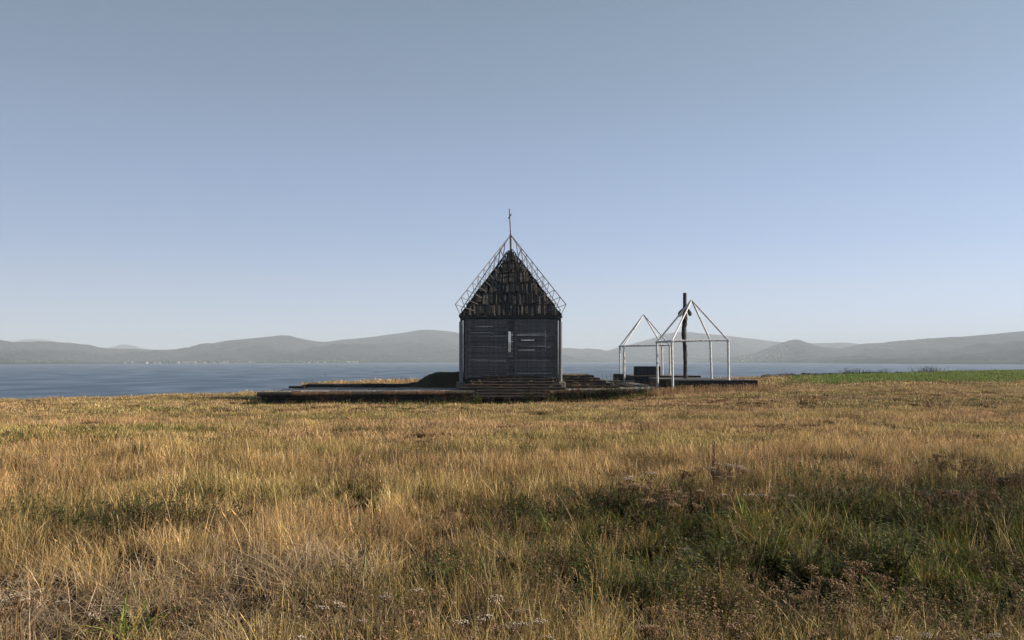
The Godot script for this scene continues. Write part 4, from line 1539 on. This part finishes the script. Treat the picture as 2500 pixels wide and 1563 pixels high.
func make_yarrow():
	rng.seed = 909
	var brown := [Color(0.16, 0.095, 0.055), Color(0.23, 0.14, 0.08), Color(0.11, 0.065, 0.04), Color(0.3, 0.21, 0.13)]
	var grey := [Color(0.34, 0.29, 0.22), Color(0.42, 0.37, 0.3), Color(0.25, 0.19, 0.13), Color(0.19, 0.13, 0.085)]
	var dark := [Color(0.07, 0.045, 0.032), Color(0.1, 0.065, 0.045), Color(0.16, 0.11, 0.08)]
	var heads := []
	for k in 3:
		heads.append([yarrow_head(10 + k, brown), yarrow_head(20 + k, grey), yarrow_head(30 + k, dark)])
	var st := MB.new()
	for k in 6:
		st.tube(Vector3(0.004 * sin(k * 1.3), k / 6.0, 0.004 * cos(k)), Vector3(0.004 * sin(k * 1.3 + 1.3), (k + 1) / 6.0, 0.004 * cos(k + 1.0)), 0.0028, 0.0026, 4, Color(0.15, 0.1, 0.055), false)
	var stem := st.commit()
	# clusters: u, v (of the heads), heads, tone, label, group
	var cl := [
		[1545, 1172, 3, 1, "pale grey dried yarrow at the upper edge of the green hollow", ""],
		[1575, 1208, 9, 0, "brown yarrow crowd leftmost of three before the dock stalk", "dried yarrow in the meadow"],
		[1635, 1212, 9, 0, "brown yarrow crowd second of three before the dock stalk", "dried yarrow in the meadow"],
		[1712, 1205, 7, 0, "brown yarrow crowd nearest the dark upright dock stalk", "dried yarrow in the meadow"],
		[1720, 1182, 3, 1, "pale yarrow just beside the dark upright dock stalk", ""],
		[1785, 1152, 8, 1, "white-topped tall yarrow right of the dark upright dock stalk", ""],
		[1825, 1222, 4, 2, "dark low yarrow right of the dock stalk and under the white-topped yarrow", ""],
		[1895, 1218, 3, 1, "small pale yarrow between the dock stalk and the dark right-hand yarrow", ""],
		[2310, 1122, 8, 2, "dark flat yarrow heads at the edge of golden grass far right", "dried yarrow in the meadow"],
		[2345, 1124, 6, 2, "smaller dark yarrow right beside the far right flat heads", "dried yarrow in the meadow"],
		[2440, 1152, 9, 2, "large blackish yarrow clump just inside the right border", "dried yarrow in the meadow"],
		[2465, 1170, 9, 2, "blackish yarrow touching the right border, lower than its neighbour", "dried yarrow in the meadow"],
		[2300, 1226, 8, 2, "drooping dark yarrow in green grass near the right edge, left one", "dried yarrow in the meadow"],
		[2370, 1232, 8, 0, "drooping brown yarrow right of the dark drooping one", "dried yarrow in the meadow"],
		[2140, 1300, 6, 0, "brown yarrow in the right foreground, the upper right one of two", "dried yarrow in the meadow"],
		[2100, 1330, 5, 0, "brown yarrow in the right foreground, the lower left one of two", "dried yarrow in the meadow"],
		[1890, 1395, 7, 0, "rusty yarrow below the bright green tuft, left one", "dried yarrow in the meadow"],
		[1965, 1400, 6, 0, "rusty yarrow below the bright green tuft, right one", "dried yarrow in the meadow"],
		[1630, 1480, 9, 0, "rusty yarrow clump left of two more by the bottom edge, the highest", "dried yarrow in the meadow"],
		[1680, 1535, 9, 0, "rusty yarrow clump lowest at the bottom edge right of middle", "dried yarrow in the meadow"],
		[1740, 1500, 6, 0, "rusty yarrow clump rightmost of the three by the bottom edge", "dried yarrow in the meadow"],
		[1205, 1500, 10, 1, "big pale yarrow cluster at the bottom just right of the middle", ""],
		[1265, 1545, 6, 1, "pale yarrow at the very bottom edge near the middle", ""],
		[890, 1438, 6, 1, "pale yarrow in the golden grass left of the middle foreground", ""],
		[1085, 1425, 5, 0, "brown yarrow below the middle of the golden meadow", ""],
		[930, 1540, 7, 0, "tan yarrow along the bottom edge left of the middle", "dried yarrow in the meadow"],
		[860, 1548, 6, 1, "paler yarrow left of the tan one at the bottom edge", "dried yarrow in the meadow"],
		[60, 1445, 9, 1, "largest pale yarrow in the lower left corner among matted grass", "dried yarrow in the meadow"],
		[25, 1480, 7, 0, "brown yarrow touching the left border at the lower left", "dried yarrow in the meadow"],
		[120, 1455, 5, 1, "smaller pale yarrow right of the largest lower left yarrow", "dried yarrow in the meadow"],
		[440, 1375, 5, 1, "grey yarrow tops over the pale matted grass", ""],
		[2290, 1545, 9, 1, "greyish yarrow cut by the bottom edge towards the right corner", "dried yarrow in the meadow"],
		[2180, 1490, 7, 0, "rusty yarrow left of the greyish bottom-right yarrow and higher up", "dried yarrow in the meadow"],
		[2060, 1525, 7, 0, "brown yarrow at the bottom, leftmost of the lower right yarrows", "dried yarrow in the meadow"],
		[2400, 1450, 7, 0, "brown yarrow highest and farthest right in the lower right corner", "dried yarrow in the meadow"]]
	for c in cl:
		var hgt := rng.randf_range(0.34, 0.46)
		var d := 10.0
		for it in 4:
			var x0: float = (c[0] - 1250.0) / 2000.0 * d
			d = (EYE - ground_h(x0, d) - hgt) * 2000.0 / (c[1] - 879.0)
		var x: float = (c[0] - 1250.0) / 2000.0 * d
		var o := thing("yarrow", c[4], "yarrow", Vector3(x, ground_h(x, d) - 0.02, -d), 0.0, c[5])
		for k in int(c[2] * (1.7 if c[1] < 1350 else 0.9)):
			var a := rng.randf() * TAU
			var q := 0.22 * sqrt(rng.randf())
			var foot := Vector3(cos(a) * q * 0.5, 0, sin(a) * q * 0.5)
			var tip := Vector3(cos(a) * q * 1.3, hgt * rng.randf_range(0.72, 1.05), sin(a) * q * 1.3)
			var y := (tip - foot)
			var up := y.normalized()
			var xa := up.cross(Vector3.BACK).normalized()
			var s := part("stem", stem, M.dry, o, Transform3D(Basis(xa, y, xa.cross(up)), foot))
			var tone: int = c[3] if rng.randf() < 0.75 else 0
			var sc := rng.randf_range(0.7, 1.45) if c[1] < 1350 else rng.randf_range(0.5, 1.0)
			part("flower_head", heads[k % 3][tone], M.dry, o, Transform3D(Basis(Vector3(rng.randf() - 0.5, 0, rng.randf() - 0.5).normalized(), rng.randf() * 0.35).scaled(Vector3(sc, sc, sc)), tip + Vector3(0, 0.03, 0)))

func leafy(seed_: int, stems: int, h: float, spread: float, leaf: float, per: int, lc: Array, scol: Color, stiff := 0.35) -> Array:
	# [stem mesh, leaf mesh]
	var r := RandomNumberGenerator.new()
	r.seed = seed_
	var sb := MB.new()
	var lb := MB.new()
	if h > 0.5:
		# root crown that the stems rise from
		sb.tube(Vector3(0, -0.03, 0), Vector3(0, 0.02, 0), spread * 0.4, spread * 0.2, 8, scol)
	for i in stems:
		var a := r.randf() * TAU
		var p := Vector3(cos(a), 0, sin(a)) * spread * 0.4 * r.randf()
		var dir := Vector3(cos(a) * stiff * r.randf(), 1, sin(a) * stiff * r.randf()).normalized()
		var hh := h * r.randf_range(0.6, 1.05)
		for k in 4:
			var q := p + dir * hh / 4.0 + Vector3(r.randf_range(-1, 1), 0, r.randf_range(-1, 1)) * 0.02 * h
			sb.tube(p, q, 0.012 * h * (1.0 - k * 0.2), 0.012 * h * (0.8 - k * 0.2), 4, scol, false)
			for j in per:
				var la := r.randf() * TAU
				var at := p.lerp(q, r.randf())
				var od := Vector3(cos(la), r.randf_range(-0.2, 0.9), sin(la)).normalized()
				var sd := od.cross(Vector3.UP).normalized()
				var l := leaf * r.randf_range(0.5, 1.1)
				var col: Color = lc[r.randi() % lc.size()]
				var nr := sd.cross(od).normalized()
				var md := at + od * l * 0.5
				lb.tri(at, md + sd * l * 0.2, md - sd * l * 0.2, nr, nr, nr, col)
				lb.tri(md + sd * l * 0.2, md - sd * l * 0.2, at + od * l - Vector3(0, l * 0.15, 0), nr, nr, nr, col)
			p = q
	return [sb.commit(), lb.commit()]

func weed(called: String, label: String, category: String, x: float, y: float, d: float, m: Array, sc: float, turn: float, group := ""):
	var o := thing(called, label, category, Vector3(x, y, -d), turn, group)
	o.scale = Vector3(sc, sc, sc)
	part("stem", m[0], M.dry, o)
	part("foliage", m[1], M.leaf, o)

func make_weeds():
	rng.seed = 333
	var dk := [Color(0.035, 0.05, 0.018), Color(0.05, 0.065, 0.02), Color(0.03, 0.035, 0.018), Color(0.075, 0.06, 0.03)]
	var rd := [Color(0.11, 0.055, 0.035), Color(0.15, 0.08, 0.045), Color(0.08, 0.04, 0.03)]
	var gr := [Color(0.10, 0.13, 0.03), Color(0.16, 0.18, 0.045), Color(0.06, 0.08, 0.02)]
	var tan_ := [Color(0.2, 0.18, 0.12), Color(0.13, 0.12, 0.08), Color(0.26, 0.23, 0.17)]
	var mw := [leafy(1, 9, 0.55, 0.5, 0.10, 9, dk, Color(0.05, 0.04, 0.02)), leafy(2, 11, 0.45, 0.6, 0.09, 9, gr, Color(0.08, 0.07, 0.03)), leafy(3, 8, 0.6, 0.5, 0.08, 8, rd, Color(0.09, 0.05, 0.03))]
	# along the right kerb and stairs, pixel columns of the photo
	var px := [[1060, 0, 0.8], [1085, 2, 0.7], [1110, 0, 0.8], [1160, 1, 1.0], [1285, 0, 0.9], [1305, 0, 1.1], [1325, 2, 1.0], [1345, 1, 0.9], [1378, 0, 1.0], [1402, 0, 1.1], [1425, 2, 1.2], [1450, 0, 1.1], [1475, 0, 1.0], [1540, 2, 0.9], [1575, 2, 0.8], [1600, 0, 0.8], [1660, 1, 0.9], [1365, 2, 1.0], [1390, 0, 1.2], [1412, 2, 1.1], [1437, 0, 1.25], [1463, 2, 1.1], [1488, 0, 1.3], [1515, 0, 1.1], [1528, 2, 1.1], [1557, 0, 0.9], [1588, 2, 1.0], [1622, 2, 0.9], [1200, 0, 0.7], [1240, 0, 0.6], [1140, 2, 0.8], [640, 0, 0.7], [700, 0, 0.6], [612, 0, 0.9], [790, 2, 0.6], [880, 0, 0.6], [960, 2, 0.6]]
	for q in px:
		var d := 40.9
		if q[0] < 1130:
			d = 41.1 - (1130 - q[0]) * 0.0036
		if q[0] > 1345:
			d = 41.2 + (q[0] - 1345) * 0.0102
		var x: float = (q[0] - 1250.0) / 2000.0 * d
		var kinds := ["dark green weed clump against the front kerb of the terrace", "lighter green weed clump against the terrace edge", "reddish brown weed clump against the terrace edge"]
		var groups := ["dark weeds by the kerb", "green weeds by the kerb", "reddish weeds by the kerb"]
		weed("weed_clump", kinds[q[1]], "weed", x, ground_h(x, d) - 0.02, d, mw[q[1]], q[2] * 1.45, rng.randf() * TAU, groups[q[1]])
	# thistle-like tall plant
	var th := leafy(7, 7, 1.1, 0.5, 0.16, 7, [Color(0.03, 0.05, 0.018), Color(0.045, 0.065, 0.025)], Color(0.04, 0.05, 0.02), 0.3)
	var td := 42.6
	var tx := (1503.0 - 1250.0) / 2000.0 * td
	weed("thistle", "tall dark green thistle in front of the terrace below the far frame", "thistle", tx, ground_h(tx, td) - 0.02, td, th, 1.0, 0.3)
	# dry shrubs seen against the lake beside the far frame
	var dr := leafy(8, 13, 0.95, 0.7, 0.075, 8, tan_, Color(0.12, 0.1, 0.07), 0.45)
	var spots := [[1470, 50.5, 0.95, "thin dry bush against the lake beside the step pyramid's right end"], [1492, 52.0, 0.95, "feathery dry bush left of the far frame's first post"], [1505, 52.5, 0.9, "dry bush directly behind the far frame's first post"]]
	for s in spots:
		var x: float = (s[0] - 1250.0) / 2000.0 * s[1]
		weed("dry_bush", s[3], "bush", x, minf(ground_h(x, s[1]), 0.0) - 0.02, s[1], dr, s[2] * 1.12, rng.randf() * TAU)
	# dock
	var dock := leafy(9, 11, 0.55, 0.7, 0.07, 13, [Color(0.13, 0.05, 0.03), Color(0.17, 0.075, 0.045), Color(0.09, 0.035, 0.025)], Color(0.1, 0.045, 0.03), 0.4)
	for s in [[1955, 992, "reddish brown dock clump in the pale grass right of the plinth"], [2270, 1003, "low dark dock clump in the flat grass far right"], [2300, 1003, "upright reddish dock stalks at the right end of the low dark clump"], [1990, 990, "small reddish dock sprig just right of the dock clump"]]:
		var d := 30.0
		for it in 5:
			var x0: float = (s[0] - 1250.0) / 2000.0 * d
			d = (EYE - ground_h(x0, d)) * 2000.0 / (s[1] - 879.0)
		var x: float = (s[0] - 1250.0) / 2000.0 * d
		weed("dock_plant", s[2], "dock", x, ground_h(x, d) - 0.01, d, dock, 0.9 if s[0] != 1990 else 0.6, rng.randf() * TAU)
	# single dark dock stalk in the foreground
	var sk := MB.new()
	var sl := MB.new()
	sk.tube(Vector3.ZERO, Vector3(0.01, 0.78, 0), 0.006, 0.004, 5, Color(0.06, 0.035, 0.025))
	for k in 170:
		var y := 0.28 + 0.5 * k / 170.0
		var a := rng.randf() * TAU
		var p := Vector3(cos(a) * 0.017, y, sin(a) * 0.017)
		var s := 0.008
		var cc: Color = [Color(0.07, 0.035, 0.025), Color(0.11, 0.055, 0.035), Color(0.05, 0.025, 0.02)][k % 3]
		for o in 4:
			var e := Vector3(s if o & 1 else -s, s, s if o & 2 else -s)
			sl.facet(p + Vector3(e.x, 0, 0), p + Vector3(0, e.y, 0), p + Vector3(0, 0, e.z), p, cc)
	var dd := 9.6
	var dx := (1742.0 - 1250.0) / 2000.0 * dd
	weed("dock_stalk", "single dark upright dock stalk covered in brown seeds in the foreground", "dock", dx, ground_h(dx, dd) - 0.02, dd, [sk.commit(), sl.commit()], 0.95, 0.0)
	# bright leafy tufts in the hollow
	var bt := []
	for k in 3:
		bt.append(tuft(900 + k, 46, 0.18, 0.42, 0.011, 0.12, 0.85, 1.0, [Color(0.13, 0.2, 0.03), Color(0.17, 0.24, 0.045), Color(0.22, 0.25, 0.06), Color(0.36, 0.2, 0.05)], 0.0, 5))
	var gl := [[1885, 1350, "bright green broad-leaved grass tuft at the centre of the hollow"], [1935, 1330, "bright green tuft just right of the hollow's centre tuft"], [2050, 1385, "bright yellowish green tuft low in the right foreground"], [1830, 1320, "green tuft with orange leaf tips left of the brightest tuft"], [1690, 1370, "green and orange blades in front of the pale stone"], [2230, 1215, "light green leafy tuft near the drooping dark yarrow"], [2290, 1365, "yellow green tuft in the lower right grass"], [1640, 1240, "green tuft with yellow tips above the pale stone"], [330, 1500, "green sprig in the pale matted grass at lower left"]]
	for k in gl.size():
		var s: Array = gl[k]
		var d := 8.0
		for it in 4:
			var x0: float = (s[0] - 1250.0) / 2000.0 * d
			d = (EYE - ground_h(x0, d) - 0.18) * 2000.0 / (s[1] - 879.0)
		var x: float = (s[0] - 1250.0) / 2000.0 * d
		var o := solo("grass_tuft", bt[k % 3], M.blade, Transform3D(Basis(Vector3.UP, k * 1.1), Vector3(x, ground_h(x, d) - 0.01, -d)))
		tag(o, s[2], "grass tuft")
	# pale stone
	var sd := 7.55
	var sx := (1668.0 - 1250.0) / 2000.0 * sd
	var so := solo("pale_stone", stone_mesh(5, Vector3(0.13, 0.11, 0.1), 0.5), M.stone, Transform3D(Basis(), Vector3(sx, ground_h(sx, sd) + 0.03, -sd)))
	tag(so, "rough pale grey stone half hidden in dark grass in the foreground", "stone")

func stone_mesh(seed_: int, r: Vector3, rough: float) -> ArrayMesh:
	var f := FastNoiseLite.new()
	f.seed = seed_
	f.frequency = 1.2
	var b := MB.new()
	var rows := 8
	var cols := 12
	var g := []
	for j in rows + 1:
		var row := []
		for i in cols:
			var th := PI * j / rows
			var ph := TAU * i / cols
			var n := Vector3(sin(th) * cos(ph), cos(th), sin(th) * sin(ph))
			row.append(n * r * (1.0 + rough * f.get_noise_3dv(n * 1.4)))
		g.append(row)
	for j in rows:
		for i in cols:
			b.facet(g[j][i], g[j][(i + 1) % cols], g[j + 1][(i + 1) % cols], Vector3.ZERO)
			b.facet(g[j][i], g[j + 1][(i + 1) % cols], g[j + 1][i], Vector3.ZERO)
	return b.commit()

func make_shore():
	rng.seed = 515
	# dark stones along the edge on the right
	for k in 34:
		var u := rng.randf_range(1872, 2080)
		if k > 28:
			u = rng.randf_range(2080, 2240)
		var d := 75.0
		for it in 6:
			d = lerpf(d, edge_at((u - 1250.0) / 2000.0 * d), 0.7)
		d += rng.randf_range(-0.2, 0.8)
		var x := (u - 1250.0) / 2000.0 * d
		var o := solo("shore_rock", stone_mesh(k, Vector3(rng.randf_range(0.35, 0.9), rng.randf_range(0.12, 0.26), 0.4), 0.6), M.rock, Transform3D(Basis(Vector3.UP, rng.randf_range(-0.4, 0.4)), Vector3(x, ground_h(x, d) + 0.08, -d)))
		tag(o, "low dark rock in the row along the shore edge at right", "rock", "dark rocks along the shore edge")
	var sh := leafy(14, 34, 0.55, 2.2, 0.11, 6, [Color(0.055, 0.045, 0.035), Color(0.08, 0.065, 0.05), Color(0.045, 0.045, 0.03), Color(0.1, 0.075, 0.055)], Color(0.06, 0.045, 0.035), 0.9)
	var spots := [[2072, 1.35, "dark low shrub on the shore edge nearest the dark rocks"], [2100, 1.35, "dark scrub mound on the shore edge, the highest of the left pair"], [2152, 1.2, "flat scrub on the shore edge between the two larger shrubs"], [2255, 1.5, "wide grey brown shrub on the shore edge above the green field"], [2285, 1.5, "twiggy right half of the wide shoreline shrub"], [2340, 0.8, "small scrub on the shore edge far right"], [2376, 0.8, "tiny twig bush on the shore edge near the right side"], [2430, 0.6, "last low scrub on the shore edge by the right border"]]
	for s in spots:
		var d := 85.0
		for it in 6:
			d = lerpf(d, edge_at((s[0] - 1250.0) / 2000.0 * d), 0.7)
		d -= 0.3
		var x: float = (s[0] - 1250.0) / 2000.0 * d
		weed("shore_shrub", s[2], "shrub", x, ground_h(x, d) - 0.05, d, sh, s[1], rng.randf() * TAU)

# ---------------------------------------------------------------- build
func _ready():
	n1.seed = 5
	n1.frequency = 0.06
	n1.fractal_octaves = 3
	n2.seed = 9
	n2.frequency = 0.22
	n2.fractal_octaves = 3
	n3.seed = 23
	n3.frequency = 0.05
	n3.fractal_octaves = 5
	make_light_and_camera()
	make_materials()
	make_ground()
	make_lake()
	make_hills()
	make_terrace()
	make_chapel()
	make_plinths()
	make_frames()
	make_cross()
	make_villages()
	make_boats()
	make_shore()
	make_meadow()
	make_weeds()
	make_yarrow()
